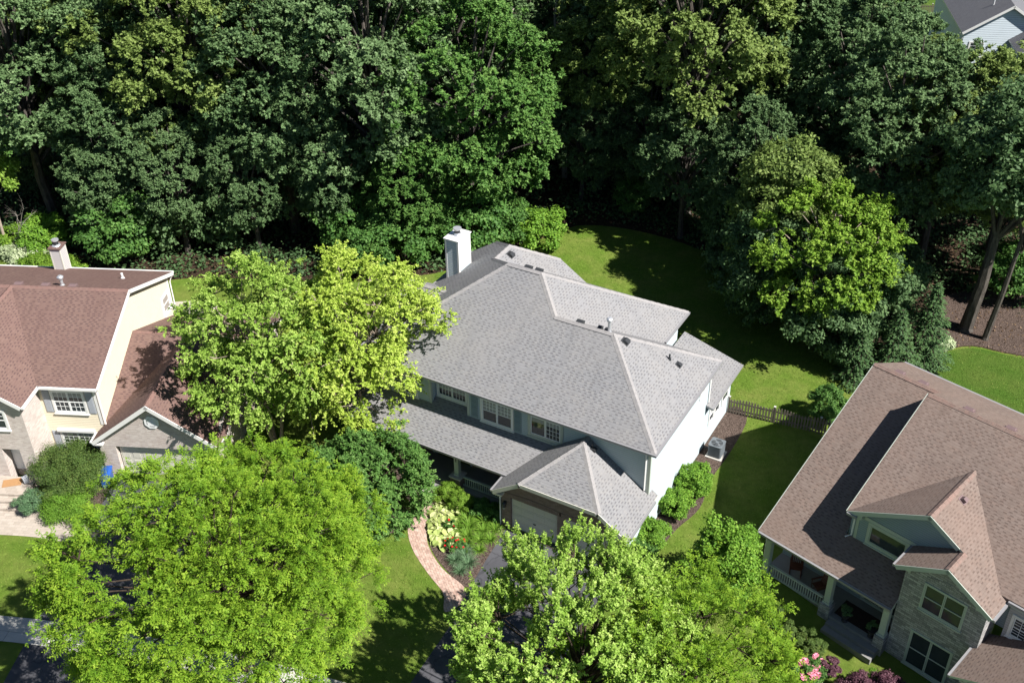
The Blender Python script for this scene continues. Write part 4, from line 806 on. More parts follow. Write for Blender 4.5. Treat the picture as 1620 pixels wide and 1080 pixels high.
# ---- right side oaks by the mulch bed
t = make_tree('oak_tree', 301, 4.3, 10, 7.0, 30, 1.25, 18, .62, 70, .30, .18, 'leaf_dark', 'bark_oak', .42, twigs=40, lean=(.6, .4)); place(t, 10.1, 27.6, 0, 1, None, 'big oak with a pale grey trunk in the mulch bed beyond the right house', 'tree')
t = make_tree('oak_tree', 302, 3.0, 7, 8.0, 16, 1.1, 15, .6, 60, .30, .18, 'leaf_oak', 'bark_oak', .2, twigs=20, lean=(1.2, .3)); place(t, 11.4, 27.0, 0, 1, None, 'slim trunked oak right beside the big oak in the mulch bed', 'tree')
# ---- lime tree and the trees between the yards
t = make_tree('maple_tree', 11, 4.4, 9.2, 1.6, 46, 1.0, 20, .5, 2, .17, .12, 'leaf_lime', 'bark_pale', .16, twigs=120, shoots=.3, spray=dict(Fs=5, SL=.6, ow=.8, uw=.45, arch=.15, nleaf=16, planar=False, sj=.4), zmin=-.5, asym=.05); place(t, 2.0, 21.4, .4, 1, None, 'lime green maple standing at the back corner of the grey roofed house lawn', 'tree')
t = make_tree('maple_tree', 12, 3.4, 11.5, .6, 32, 1.1, 17, .5, 70, .24, .15, 'leaf_olive', 'bark_dark', .18, twigs=30); place(t, -1.9, 24.6, .4, 1, None, 'mid green maple half hidden left of the lime green maple', 'tree')
t = make_tree('maple_tree', 13, 3.0, 5.5, 1.2, 20, .9, 16, .45, 60, .22, .14, 'leaf_dark', 'bark_dark', .12, twigs=20, zmin=-.8); place(t, 4.6, 22.4, .4, 1, None, 'low dark green tree under the lime green maple beside the spruces', 'tree')
def make_spruce(seed, h, R, mat_, K=1.):
    rng = np.random.default_rng(seed); root = bpy.data.objects.new('spruce_tree', None); C.objects.link(root)
    m = MB(); m.tube([(0, 0, -.1), (0, 0, h*.5), (0, 0, h*.98)], [.13, .08, .015], 7); P, N, T, ti = [], [], [], []
    z = .25
    while z < h:
        f = 1-z/h; r = R*(f**.8)*rng.uniform(.85, 1.1)+.06; nb = int(7+5*f); a0 = rng.uniform(0, 6.28)
        for b in range(nb):
            a = a0+2*math.pi*b/nb+rng.normal(0, .15); rr = r*rng.uniform(.8, 1.12); d = np.array([math.cos(a), math.sin(a), 0]); s = np.array([-d[1], d[0], 0])
            m.tube([(0, 0, z), tuple(d*rr*.6+np.array([0, 0, z-.02*rr])), tuple(d*rr+np.array([0, 0, z-.16*rr]))], [.022, .014, .006], 4, caps=False)
            n = int(46*K*rr)+6; t_ = rng.uniform(.08, 1, (n, 1)); side = rng.choice([-1, 1], (n, 1)); w_ = (1-t_)*.42*rr+.05
            p = d*rr*t_+np.array([0, 0, z])+np.array([0, 0, -.16*rr])*t_**2+s*side*w_*rng.uniform(0, .8, (n, 1))
            P.append(p); T.append(d*.7+s*side*.75+np.array([0, 0, -.25])+rng.normal(0, .15, (n, 3))); N.append(np.array([0, 0, 1.])+d*.45+rng.normal(0, .35, (n, 3))); ti.append(rng.uniform(.1, .5, n)+.4*t_[:, 0])
        z += .20+.16*f
    P, N, T, ti = map(np.concatenate, (P, N, T, ti))
    m.build('trunk', 'bark_dark', root, True); meshobj('crown', leaf_mesh('spruce_crown', P, unit(N), unit(T), .20, .075, ti, mat_, rng), root); return root
t = make_tree('hornbeam_tree', 14, 2.9, 7.4, .2, 30, .9, 18, .45, 60, .2, .13, 'leaf_dark', 'bark_dark', .14, twigs=20, zmin=-.8); p_ = RDp(19.6, 56.6); place(t, *p_, .4, 1, None, 'dense dark tree under the left side of the lime green maple', 'tree'); t = copy_tree(t); p_ = RDp(16.6, 60.2); place(t, *p_, 2.4, 1.12, None, 'dense dark tree added furthest left to shade the back lawn', 'tree')  # the copy is an added tree that shades the back lawn
place(make_spruce(21, 5.0, 2.0, 'leaf_spruce'), 7.1, 19.9, 0, 1, None, 'feathery light green spruce nearest the roof peak of the right house', 'tree')
place(make_spruce(22, 6.0, 2.0, 'leaf_spruce'), 8.5, 21.9, 1, 1, None, 'taller olive green spruce at the edge of the mulch bed', 'tree')
place(make_spruce(23, 4.0, 1.5, 'leaf_spruce'), 5.3, 18.8, 2, 1, None, 'small dark spruce left of the two lit spruces', 'tree')
p_ = RDp(-31.5, 76); place(make_spruce(24, 6.5, 2.0, 'leaf_blue', .8), p_[0], p_[1], 2, 1, None, 'silvery blue spruce in the shade behind the pale chimney', 'tree')
# ---- birches between the left and middle houses
t = make_tree('birch_tree', 31, 4.5, 11.0, 1.0, 58, 1.05, 20, .46, 2, .12, .085, 'leaf_birch', 'bark_pale', .17, twigs=200, shoots=.25, spray=dict(Fs=5, SL=.55, ow=.7, uw=.35, arch=.3, nleaf=20, planar=False, sj=.5), stems=3, zmin=-.6, asym=.06); place(t, -21.8, -2.9, 0, 1, None, 'large many stemmed birch beside the rust brown garage roof', 'tree')
t = make_tree('birch_tree', 32, 4.6, 11.2, 1.0, 58, 1.05, 20, .46, 2, .12, .085, 'leaf_yellow', 'bark_pale', .17, twigs=200, shoots=.28, spray=dict(Fs=5, SL=.58, ow=.7, uw=.35, arch=.35, nleaf=20, planar=False, sj=.5), stems=2, zmin=-.6, asym=.08); place(t, -17.4, .3, 1, 1, None, 'yellow green birch leaning over the corner of the light grey roof', 'tree')
# ---- front yard trees
t = make_tree('honey_locust', 41, 7.5, 6.4, 3.2, 84, 1.25, 22, .5, 2, .125, .042, 'leaf_locust', 'bark_dark', .2, twigs=260, zmin=-.3, shoots=.22, spray=dict(Fs=8, SL=.62, ow=.7, uw=.35, arch=.35, nleaf=21)); place(t, -12.6, -16.2, .2, 1, None, 'broad feathery honey locust filling the lower left of the photo', 'tree')
t = make_tree('silver_maple', 42, 5.4, 7.0, 2.4, 56, 1.0, 21, .27, 2, .115, .07, 'leaf_maple', 'bark_dark', .16, twigs=300, zmin=-.3, fill=.1, asym=.05, shoots=.35, spray=dict(Fs=4, SL=.62, ow=.45, uw=.75, arch=.12, nleaf=30, planar=False, wind=(.25, .1), sj=.3)); place(t, 2.3, -12.4, .9, 1, None, 'airy windblown maple overhanging the asphalt driveway of the middle house', 'tree')
t = make_tree('honey_locust', 43, 4.6, 5.8, 2.6, 46, 1.05, 20, .44, 2, .12, .042, 'leaf_locust', 'bark_dark', .16, twigs=160, zmin=-.3, shoots=.3, spray=dict(Fs=6, SL=.6, ow=.6, uw=.5, arch=.3, nleaf=20, wind=(.15, .1))); place(t, 5.9, -11.0, 2.2, 1, None, 'smaller feathery locust between the driveway maple and the right porch', 'tree')
t = make_tree('ornamental_tree', 44, 1.75, 4.6, .5, 26, .55, 16, .3, 70, .13, .10, 'leaf_bright', 'bark_dark', .08, twigs=30, zmin=-.8, shape='egg'); place(t, 4.7, -2.0, 0, 1, None, 'small oval bright green tree in the side lawn near the right porch corner', 'tree')
t = make_tree('dogwood_tree', 45, 3.4, 4.6, .4, 46, .8, 20, .42, 2, .135, .08, 'leaf_mid', 'bark_dark', .12, twigs=60, zmin=-.7, spray=dict(Fs=6, SL=.42, ow=.8, uw=.3, arch=.3, nleaf=14, planar=False)); place(t, -13.3, -5.7, 0, 1, None, 'rounded dark green dogwood beside the brick walk and porch', 'tree')
# ---- young tree and bare tree at the left
t = make_tree('young_tree', 46, 1.9, 3.6, 4.2, 14, .7, 12, .4, 55, .22, .14, 'leaf_birch', 'bark_pale', .13, twigs=12); place(t, -53.9, 4.9, 0, 1, None, 'young tree with a thin pale trunk rising from the variegated ground plants', 'tree')
def bare_tree(seed, h, x, y, label, spread=.5, lean=(0, 0)):
    rng = np.random.default_rng(seed); m = MB()
    def br(p, d, L, r, k):
        q = p+d*L*.5+V3(rng.normal(0, .06*L, 3)); e = p+d*L+V3(rng.normal(0, .08*L, 3)); m.tube([p, q, e], [r, r*.75, r*.45], 5, caps=False)
        if k: 
            for _ in range(3 if k > 1 else 2): nd = (d+V3(rng.normal(0, spread, 3))+V3((0, 0, .12))).normalized(); br(q.lerp(e, rng.uniform(.2, 1)), nd, L*rng.uniform(.45, .75), r*.5, k-1)
    br(V3((0, 0, 0)), V3((lean[0], lean[1], 1)).normalized(), h*.5, h*.012, 4)
    root = bpy.data.objects.new('bare_tree', None); C.objects.link(root); m.build('branches', 'bark_dead', root); place(root, x, y, 0, 1, None, label, 'tree'); return root
p_ = RDp(-30.5, 72.5); bare_tree(1, 9, *p_, 'dead bare tree with pale twigs in front of the blue spruce', .6)
p_ = RDp(4.5, 82); bare_tree(2, 21, *p_, 'dead grey tree with bare branches at the top of the dark hollow', .45)
p_ = RDp(-1, 84); bare_tree(3, 21, *p_, 'dead tree with tan broken limbs above the full maple', .5)
p_ = RDp(-37, 71.5); bare_tree(4, 5.0, *p_, 'low bare snag lying over the shade right of the pale chimney', .7, (1, .2))
# ---- shrubs
def make_shrub(name, seed, R, H, mat_, K=70, L=.10, W=.07, nl=16, nc=12, cr=None, sq=1., droop=0., along=0., tr=.03):
    rng = np.random.default_rng(seed); ctr, LB, CC, P, out, tint = crown_pts(rng, R, H, 0.02, nl, R*.3, nc, cr or R*.2, K, zmin=-.5, sq=sq, fill=.2)
    P[:, 2] = np.maximum(P[:, 2], .03); n = len(P); N = unit(out*.8+np.array([0, 0, .5])+rng.normal(0, .45, (n, 3))); T = unit(rng.normal(0, 1, (n, 3))*(1-along)+out*along+np.array([0, 0, -droop]))
    root = bpy.data.objects.new(name, None); C.objects.link(root); m = MB()
    for i in range(0, len(LB), 2): c = V3(LB[i]); m.tube([(rng.normal(0, R*.1), rng.normal(0, R*.1), -.05), c*.5, c], [tr, tr*.7, tr*.35], 5, caps=False)
    m.build('stems', 'bark_dark', root); meshobj('foliage', leaf_mesh(name+'_foliage', P, N, T, L, W, tint, mat_, rng), root); return root
SH = [  # name, seed, R, H, mat, x, y, scale z, label
 ('yew_shrub', 51, 2.0, 2.3, 'leaf_shrub', -29.1, -11.3, 1, 'large olive yew shrub under the left house windows', dict(nl=30, nc=16, L=.085, W=.035, K=90, sq=.85)),
 ('boxwood_hedge', 52, 1.6, 1.0, 'leaf_bright', -27.5, -12.9, 1, 'low clipped bright green hedge in front of the large yew', dict(nl=24, nc=14, L=.06, W=.04, K=90, sq=.6)),
 ('juniper_shrub', 53, .8, .9, 'leaf_bluegreen', -29.6, -13.6, 1, 'blue green juniper at the left end of the clipped hedge', dict(nl=16, L=.07, W=.03, K=80)),
 ('shrub', 54, .95, 1.5, 'leaf_bright', .55, 4.7, 1, 'upper round shrub of the pair against the white side wall', dict(nl=20, L=.1)),
 ('shrub', 55, .9, 1.25, 'leaf_bright', .35, 2.7, 1, 'lower round shrub of the pair against the white side wall', dict(nl=20, L=.1)),
 ('shrub', 56, .85, 1.3, 'leaf_bright', .15, .2, 1, 'loose light green shrub beside the garage side wall', dict(nl=18, L=.11)),
 ('shrub', 57, .8, 1.2, 'leaf_mid', .1, -1.4, 1, 'dark shrub by the front corner of the garage', dict(nl=16, L=.1)),
 ('lilac_shrub', 58, 1.0, 2.4, 'leaf_mid', 5.0, 13.9, 1, 'rounded lilac bush behind the picket fence', dict(nl=20, L=.11)),
 ('spirea_shrub', 59, .72, .85, 'leaf_lime', -10.75, -2.2, 1, 'left yellow green spirea mound at the corner of the porch', dict(nl=14, L=.06, W=.035)),
 ('spirea_shrub', 60, .72, .85, 'leaf_lime', -9.75, -2.5, 1, 'right yellow green spirea mound in front of the porch railing', dict(nl=14, L=.06, W=.035)),
 ('shrub', 61, .6, .6, 'leaf_mid', -8.6, -2.2, 1, 'dark low shrub in the shade below the porch railing', dict(nl=12, L=.07)),
 ('shrub', 62, .62, .65, 'leaf_mid', -7.75, -2.1, 1, 'dark low shrub between the railing and the garage corner', dict(nl=12, L=.07)),
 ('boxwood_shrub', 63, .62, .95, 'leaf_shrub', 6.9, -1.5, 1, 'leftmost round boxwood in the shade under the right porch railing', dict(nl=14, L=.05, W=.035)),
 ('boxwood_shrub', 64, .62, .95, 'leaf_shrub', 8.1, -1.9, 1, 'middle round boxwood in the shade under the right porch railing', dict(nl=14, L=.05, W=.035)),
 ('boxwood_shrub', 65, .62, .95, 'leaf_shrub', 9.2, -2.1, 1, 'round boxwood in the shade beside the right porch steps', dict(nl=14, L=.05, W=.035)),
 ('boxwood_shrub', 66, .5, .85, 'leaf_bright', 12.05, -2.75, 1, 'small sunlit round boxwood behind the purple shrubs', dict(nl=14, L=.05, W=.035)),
 ('barberry_shrub', 67, 1.0, 1.4, 'leaf_purple', 12.9, -3.3, 1, 'right purple leaved shrub below the stone gable', dict(nl=18, L=.08, W=.05, K=50)),
 ('barberry_shrub', 68, .85, 1.35, 'leaf_purple', 11.75, -3.75, 1, 'left purple leaved shrub below the stone gable', dict(nl=16, L=.08, W=.05, K=50)),
 ('shrub', 69, .5, .7, 'leaf_purple', 10.15, -2.85, 1, 'small dark purple shrub behind the pink flowering bush', dict(nl=10, L=.07)),
 ('viburnum_shrub', 70, 1.7, 2.6, 'leaf_bright', -51.1, 6.3, 1, 'tall bright green shrub on the lawn edge left of the pale chimney', dict(nl=24, L=.16, W=.11)),
 ('hydrangea_shrub', 71, 1.2, 1.3, 'leaf_lime', -53.6, 5.7, 1, 'lime shrub cut by the left edge behind the thin pale trunk', dict(nl=16, L=.16, W=.1)),
 ('shrub', 72, 1.4, 1.3, 'leaf_lime', -48.6, 3.2, 1, 'left light green shrub just above the rust brown ridge', dict(nl=16, L=.14, W=.09)),
 ('shrub', 73, 1.3, 1.5, 'leaf_lime', -46.6, 4.0, 1, 'right light green shrub touching the pale chimney', dict(nl=16, L=.14, W=.09)),
 ('variegated_plant', 74, 1.7, .8, 'leaf_variegated', -51.5, 4.7, 1, 'cream and green ground plants spreading below the young tree', dict(nl=20, L=.16, W=.07, K=40)),
 ('variegated_plant', 75, .9, .7, 'leaf_variegated', -54.8, 4.2, 1, 'small cream and green plants cut by the left edge', dict(nl=10, L=.16, W=.07, K=40)),
 ('barberry_shrub', 76, .8, 1.1, 'leaf_purple', -43.6, 4.6, 1, 'dark red shrub right of the pale chimney', dict(nl=12, L=.1, W=.06, K=50)),
 ('hosta', 77, .55, .45, 'leaf_variegated', 9.3, 24.9, 1, 'lone pale hosta in the mulch bed under the big oak', dict(nl=10, L=.2, W=.1, K=20)),
 ('vine_shrub', 78, 2.2, 2.4, 'leaf_bright', -19.8, 24.4, 1, 'bright shrub at the left end of the back lawn', dict(nl=20, L=.2, W=.13, K=45)),
]
for nm, sd, R, H, mt, x, y, sz, lb, kw in SH:
    o = make_shrub(nm, sd, R, H, mt, **kw); place(o, x, y, 0, 1, None, lb, 'hedge' if 'hedge' in nm else 'shrub')
# understorey along the wood edge
ug = 'undergrowth along the edge of the woods'
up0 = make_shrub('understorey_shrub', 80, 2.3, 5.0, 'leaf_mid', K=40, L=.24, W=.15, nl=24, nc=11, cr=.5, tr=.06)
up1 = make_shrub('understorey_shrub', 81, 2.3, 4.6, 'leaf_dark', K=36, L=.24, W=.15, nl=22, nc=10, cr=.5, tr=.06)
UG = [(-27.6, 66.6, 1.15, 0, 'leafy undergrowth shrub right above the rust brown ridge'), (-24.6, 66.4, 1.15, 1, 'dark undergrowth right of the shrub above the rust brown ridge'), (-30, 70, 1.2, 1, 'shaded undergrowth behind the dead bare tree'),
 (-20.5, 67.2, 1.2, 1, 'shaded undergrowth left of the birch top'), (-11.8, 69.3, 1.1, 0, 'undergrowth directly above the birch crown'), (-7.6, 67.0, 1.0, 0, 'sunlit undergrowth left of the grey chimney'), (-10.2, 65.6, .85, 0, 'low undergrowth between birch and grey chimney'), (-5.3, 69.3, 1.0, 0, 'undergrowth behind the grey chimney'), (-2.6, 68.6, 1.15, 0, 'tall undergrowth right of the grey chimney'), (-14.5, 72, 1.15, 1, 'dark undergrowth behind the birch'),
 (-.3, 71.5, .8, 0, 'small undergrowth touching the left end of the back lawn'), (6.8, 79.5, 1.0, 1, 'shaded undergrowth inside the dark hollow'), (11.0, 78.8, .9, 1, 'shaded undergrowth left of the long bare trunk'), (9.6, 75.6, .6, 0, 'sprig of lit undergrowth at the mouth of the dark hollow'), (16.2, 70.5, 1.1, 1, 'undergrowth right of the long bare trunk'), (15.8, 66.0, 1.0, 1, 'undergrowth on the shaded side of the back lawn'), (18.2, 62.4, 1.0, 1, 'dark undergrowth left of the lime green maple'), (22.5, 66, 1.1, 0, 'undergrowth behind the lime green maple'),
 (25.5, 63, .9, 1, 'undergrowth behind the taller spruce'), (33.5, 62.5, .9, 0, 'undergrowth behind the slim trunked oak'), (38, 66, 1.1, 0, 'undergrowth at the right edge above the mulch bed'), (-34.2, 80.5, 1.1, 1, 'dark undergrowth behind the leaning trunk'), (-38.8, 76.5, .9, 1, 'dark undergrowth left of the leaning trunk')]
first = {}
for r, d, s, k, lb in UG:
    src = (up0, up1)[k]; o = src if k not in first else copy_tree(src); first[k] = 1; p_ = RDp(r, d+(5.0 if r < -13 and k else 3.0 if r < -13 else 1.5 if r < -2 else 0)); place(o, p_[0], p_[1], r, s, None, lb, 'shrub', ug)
# leafy ground cover under the woods
def inside(px, py, poly):
    c = np.zeros(len(px), bool); n = len(poly)
    for i in range(n):
        (x1, y1), (x2, y2) = poly[i], poly[i-1]
        if y1 != y2: c ^= ((y1 > py) != (y2 > py)) & (px < (x2-x1)*(py-y1)/(y2-y1)+x1)
    return c
rng = np.random.default_rng(77); nC = 5200; cx = rng.uniform(-75, 30, nC); cy = rng.uniform(4, 66, nC); ok = inside(cx, cy, FOREST) & ~((cx > 7.0) & (cy < 32)); cx, cy = cx[ok], cy[ok]
K_ = 36; n = len(cx)*K_; sp = rng.uniform(.3, .95, (len(cx), 1))
P = np.stack([(cx[:, None]+rng.normal(0, 1, (len(cx), K_))*sp).ravel(), (cy[:, None]+rng.normal(0, 1, (len(cx), K_))*sp).ravel(), (rng.uniform(.05, 1, (len(cx), K_))*sp*1.5).ravel()], 1)
P = P[inside(P[:, 0], P[:, 1], FOREST)]; n = len(P)
gc = meshobj('ground_cover', leaf_mesh('ground_cover', P, unit(np.array([0, 0, 1.])+rng.normal(0, .5, (n, 3))), rng.normal(0, 1, (n, 3)), .27, .18, rng.uniform(0, .6, n), 'leaf_dark', rng)); tag(gc, 'low leafy ground cover on the shaded floor of the woods', 'ground cover', kind='stuff')
n = 26000; lx = rng.uniform(-60, 22, n); ly = rng.uniform(4, 40, n); ok = inside(lx, ly, FOREST) | ((lx > 7.5) & (ly > 24.5+.1*lx) & (lx < 20)); lx, ly = lx[ok], ly[ok]; n = len(lx)
lt = meshobj('leaf_litter', leaf_mesh('leaf_litter', np.stack([lx, ly, rng.uniform(.015, .05, n)], 1), unit(np.array([0, 0, 1.])+rng.normal(0, .3, (n, 3))), rng.normal(0, 1, (n, 3)), .16, .11, rng.uniform(0, 1, n), 'leaf_litter', rng)); tag(lt, 'fallen brown leaves scattered under the trees', 'leaf litter', kind='stuff')
# grass blades on the lawns that can be seen
LAWNS = [[(-17.2, -7.5), (-11.6, -5.8), (-10.4, -6.4), (-8.6, -7.4), (-7.2, -8.1), (-6.7, -9), (-6.2, -10), (-5.6, -16), (-20, -19.5), (-22, -14)], [(-.3, -13), (-.5, -3), (.7, -1.8), (1.1, 1.6), (1.5, 3.6), (1.2, 6), (1.3, 9), (1.0, 12), (6.5, 12.9), (8, 9), (5.3, .8), (7, -3), (9, -8), (10, -13)],
 [(-21, 12.6), (-3.8, 12.6), (-.2, 12.4), (7.2, 13.2), (6.6, 18), (4.2, 19.4), (.8, 23.2), (-7, 28.2), (-13, 29.3), (-17.8, 28.2), (-19.4, 25.3), (-24, 17)], [(-26.3, -14.6), (-28, -15.2), (-30, -16), (-36, -18.8), (-38, -24.5), (-25.4, -18.9), (-24.6, -17)], [(9.7, 20.8), (8.8, 21.9), (9.7, 24.1), (11.2, 25.5), (14, 25.9), (20, 27.5), (24, 22), (16, 12)], [(-56, 0), (-55, 3.6), (-50, 4.4), (-44, 3.6), (-44, 0)]]
PP = []
for poly in LAWNS:
    a = np.array(poly); lo, hi = a.min(0), a.max(0); n = int((hi-lo).prod()*85); q = rng.uniform(lo, hi, (n, 2)); PP.append(q[inside(q[:, 0], q[:, 1], poly)])
q = np.concatenate(PP); pn = np.sin(q[:, 0]*1.7+np.sin(q[:, 1]*1.3)*2)*np.sin(q[:, 1]*2.1+np.sin(q[:, 0]*.9)*2); n = len(q)
P = np.stack([q[:, 0], q[:, 1], np.array([gh(x, y) for x, y in q])], 1)
g_o = meshobj('lawn_grass', leaf_mesh('lawn_grass', P, unit(rng.normal(0, 1, (n, 3))*np.array([1, 1, .2])+np.array([0, 0, .5])), np.array([0, 0, .8])+rng.normal(0, .8, (n, 3))*np.array([1, 1, 0]), .085, .03, .42+.24*pn+.12*np.sin(q[:, 0]*.45+q[:, 1]*.3)+rng.normal(0, .26, n), 'leaf_grass', rng)); tag(g_o, 'short mown grass blades on the lawns', 'grass', kind='stuff')
# ---- flower bed
def rosette(seed, n, L, W, mat_, name, stiff=.5, up_=.3, tilt=.9):
    rng = np.random.default_rng(seed); m_v = []; a = rng.uniform(0, 6.28, n); el = rng.uniform(.1, 1.2, n)
    d = np.stack([np.cos(a)*np.cos(el), np.sin(a)*np.cos(el), np.sin(el)], 1); P = d*L*rng.uniform(.35, .9, (n, 1)); P[:, 2] = np.maximum(P[:, 2], .04)
    T = unit(d*np.array([1, 1, 0])+np.array([0, 0, -.25])); N = unit(np.array([0, 0, 1.])+d*tilt+rng.normal(0, .2, (n, 3)))
    root = bpy.data.objects.new(name, None); C.objects.link(root)
    v = []; f = []; ti = []; me = bpy.data.meshes.new(name+'_leaves')
    for i in range(n):   # broad ovate leaves with a raised rim
        t = V3(T[i]); nn = V3(N[i]); b = nn.cross(t).normalized(); nn = t.cross(b); o = V3(P[i]); l = L*.85*rng.uniform(.8, 1.15); w = W*rng.uniform(.85, 1.15); k = len(v)
        for s, ww, hh in ((0, 0, 0), (.3, .42, .03), (.6, .5, .02), (.85, .28, -.03), (1, 0, -.10)):
            c = o+t*l*s+nn*l*hh
            if ww == 0: v.append(c)
            else: v += [c+b*w*ww+nn*w*.12, c, c-b*w*ww+nn*w*.12]
        f += [(k, k+1, k+2), (k, k+2, k+3), (k+1, k+4, k+5, k+2), (k+2, k+5, k+6, k+3), (k+4, k+7, k+8, k+5), (k+5, k+8, k+9, k+6), (k+7, k+10, k+8), (k+8, k+10, k+9)]
        x = rng.uniform(.3, 1); ti += [x]*8
    me.from_pydata([tuple(q) for q in v], [], f); at = me.attributes.new('tint', 'FLOAT', 'FACE'); at.data.foreach_set('value', np.array(ti, 'f')); me.materials.append(MT[mat_])
    m = MB()
    for i in range(0, n, 3): m.tube([(0, 0, 0), tuple(P[i])], .008, 4, caps=False)
    m.build('stalks', 'bark_dark', root); meshobj('leaves', me, root); return root
hp = [rosette(90+i, 34, .36, .27, 'leaf_hosta', 'hosta') for i in range(2)]
hs = [(-10.55, -3.05), (-10.15, -3.0), (-10.45, -3.5), (-10.0, -3.5), (-9.65, -3.3), (-10.15, -3.95), (-9.7, -3.85), (-9.95, -4.4), (-9.45, -4.3), (-9.6, -4.8), (-9.1, -4.6), (-9.15, -5.05), (-8.75, -4.75)]
hl = ['nearest the porch step', 'second from the porch step under the spirea', 'on the walk edge level with the spirea', 'in the middle of the upper clump', 'beside the spirea mound', 'on the outer bend of the brick walk', 'in the middle of the clump', 'on the walk edge below the bend', 'between the walk and the ferns', 'just above the highest red roses', 'left of the ferns', 'lowest on the walk edge', 'beside the red roses under the ferns']
for i, (x, y) in enumerate(hs):
    o = hp[i] if i < 2 else copy_tree(hp[i % 2]); place(o, x, y, i*1.3, 1.12+.3*((i*7) % 5)/5, None, 'yellow rimmed hosta '+hl[i], 'plant', 'hostas along the brick walk')
def blades(seed, n, L, W, mat_, name, arch=.6, R=.1, seg=3):
    rng = np.random.default_rng(seed); v = []; f = []; ti = []
    for i in range(n):
        a = rng.uniform(0, 6.28); r = R*rng.uniform(0, 1)**.5; d = V3((math.cos(a), math.sin(a), 0)); s = V3((-d.y, d.x, 0)); o = d*r; l = L*rng.uniform(.6, 1.1); k = len(v); e = rng.uniform(.3, 1.)*arch
        for j in range(seg+1):
            t = j/seg; c = o+d*l*t*e+Z*l*(t-.75*e*t*t); w = W*(1-t)*.5+.002; v += [c-s*w, c+s*w]
        f += [(k+2*j, k+2*j+1, k+2*j+3, k+2*j+2) for j in range(seg)]; ti += [rng.uniform(0, 1)]*seg
    me = bpy.data.meshes.new(name+'_blades'); me.from_pydata([tuple(q) for q in v], [], f); at = me.attributes.new('tint', 'FLOAT', 'FACE'); at.data.foreach_set('value', np.array(ti, 'f')); me.materials.append(MT[mat_])
    return meshobj(name, me)
fp0 = blades(95, 160, .75, .05, 'leaf_fern', 'fern', 1.1)
for i, (x, y, s, lb) in enumerate(((-8.0, -2.75, 1.1, 'tallest sunlit fern in front of the garage corner'), (-8.55, -3.5, 1, 'fern between hostas and driveway, upper one'), (-7.75, -3.4, .9, 'fern beside the driveway edge'), (-8.3, -4.15, .95, 'fern in the middle of the flower bed'), (-7.55, -4.05, .8, 'low fern on the driveway edge'), (-8.0, -4.7, .85, 'lowest fern above the ornamental grass'), (-9.0, -3.9, .8, 'fern touching the hostas'), (-7.25, -3.0, .85, 'fern closest to the garage wall'), (-7.2, -4.7, .7, 'fern on the driveway edge above the striped grass'), (-7.1, -3.75, .75, 'fern halfway along the driveway edge'), (-9.0, -3.1, .9, 'fern between the right spirea mound and the hostas'))):
    o = fp0 if i == 0 else fp0.copy()
    if i: C.objects.link(o)
    place(o, x, y, i*.9, s, None, lb, 'fern', 'ferns in the flower bed')
gp = blades(96, 240, .62, .022, 'leaf_bluegreen', 'ornamental_grass', 1.0, .12)
for i, (x, y, s, lb) in enumerate(((-7.7, -5.3, 1.05, 'upper tuft of striped grass at the tip of the bed'), (-7.2, -5.75, 1.1, 'large tuft of striped grass near the driveway'), (-7.9, -5.85, .95, 'tuft of striped grass on the walk side'), (-7.3, -6.35, .85, 'lowest tuft of striped grass where walk meets driveway'))):
    o = gp if i == 0 else gp.copy()
    if i: C.objects.link(o)
    place(o, x, y, i*.9, s, None, lb, 'grass', 'ornamental grass tufts at the end of the flower bed')
def flowers(root, seed, R, H, n, mat_, r=.055):
    rng = np.random.default_rng(seed)
    for i in range(n):
        d = rdir(rng, 1, .1)[0]*np.array([R, R, H*.55])*rng.uniform(.75, 1.0)+np.array([0, 0, H*.5]); m = MB(); c = V3(d)
        for ring, (rr, zz_, cn) in enumerate(((r, 0., 6), (r*.6, r*.45, 5))):
            for k in range(cn):
                a = 2*math.pi*k/cn+ring; b = a+2*math.pi/cn*1.1; m.face([c+Z*zz_*.5, c+V3((math.cos(a)*rr, math.sin(a)*rr, zz_+.02)), c+V3((math.cos((a+b)/2)*rr*1.25, math.sin((a+b)/2)*rr*1.25, zz_+.035)), c+V3((math.cos(b)*rr, math.sin(b)*rr, zz_+.02))])
        m.build('flower', mat_, root)
for x, y, R, n, lb in ((-8.55, -5.25, .42, 8, 'rose bush with red blooms at the lower end of the hostas'), (-8.1, -5.0, .3, 4, 'small rose bush with red blooms between hostas and ferns'), (-9.35, -4.05, .28, 4, 'rose bush with red blooms half buried in the hostas')):
    o = make_shrub('rose_bush', int(x*-100), R, .55 if x > -9 else .62, 'leaf_mid', nl=9, nc=8, L=.06, W=.04, K=36); flowers(o, int(x*-10), R, .6, n, 'red_petal', .052); place(o, x, y, 0, 1, None, lb, 'shrub')
o = make_shrub('rhododendron', 97, .7, 1.05, 'leaf_mid', nl=12, nc=10, L=.09, W=.05, K=30); flowers(o, 5, .6, .95, 26, 'pink_petal', .13); place(o, 9.5, -3.75, 0, 1, None, 'pink flowering bush between the locust and the right porch steps', 'shrub')
o = make_shrub('rhododendron', 98, .4, .8, 'leaf_mid', nl=9, nc=8, L=.09, W=.05, K=30); flowers(o, 6, .38, .8, 9, 'pink_petal', .1); place(o, 9.7, -3.0, 0, 1, None, 'smaller pink flecked bush behind the big pink one', 'shrub')
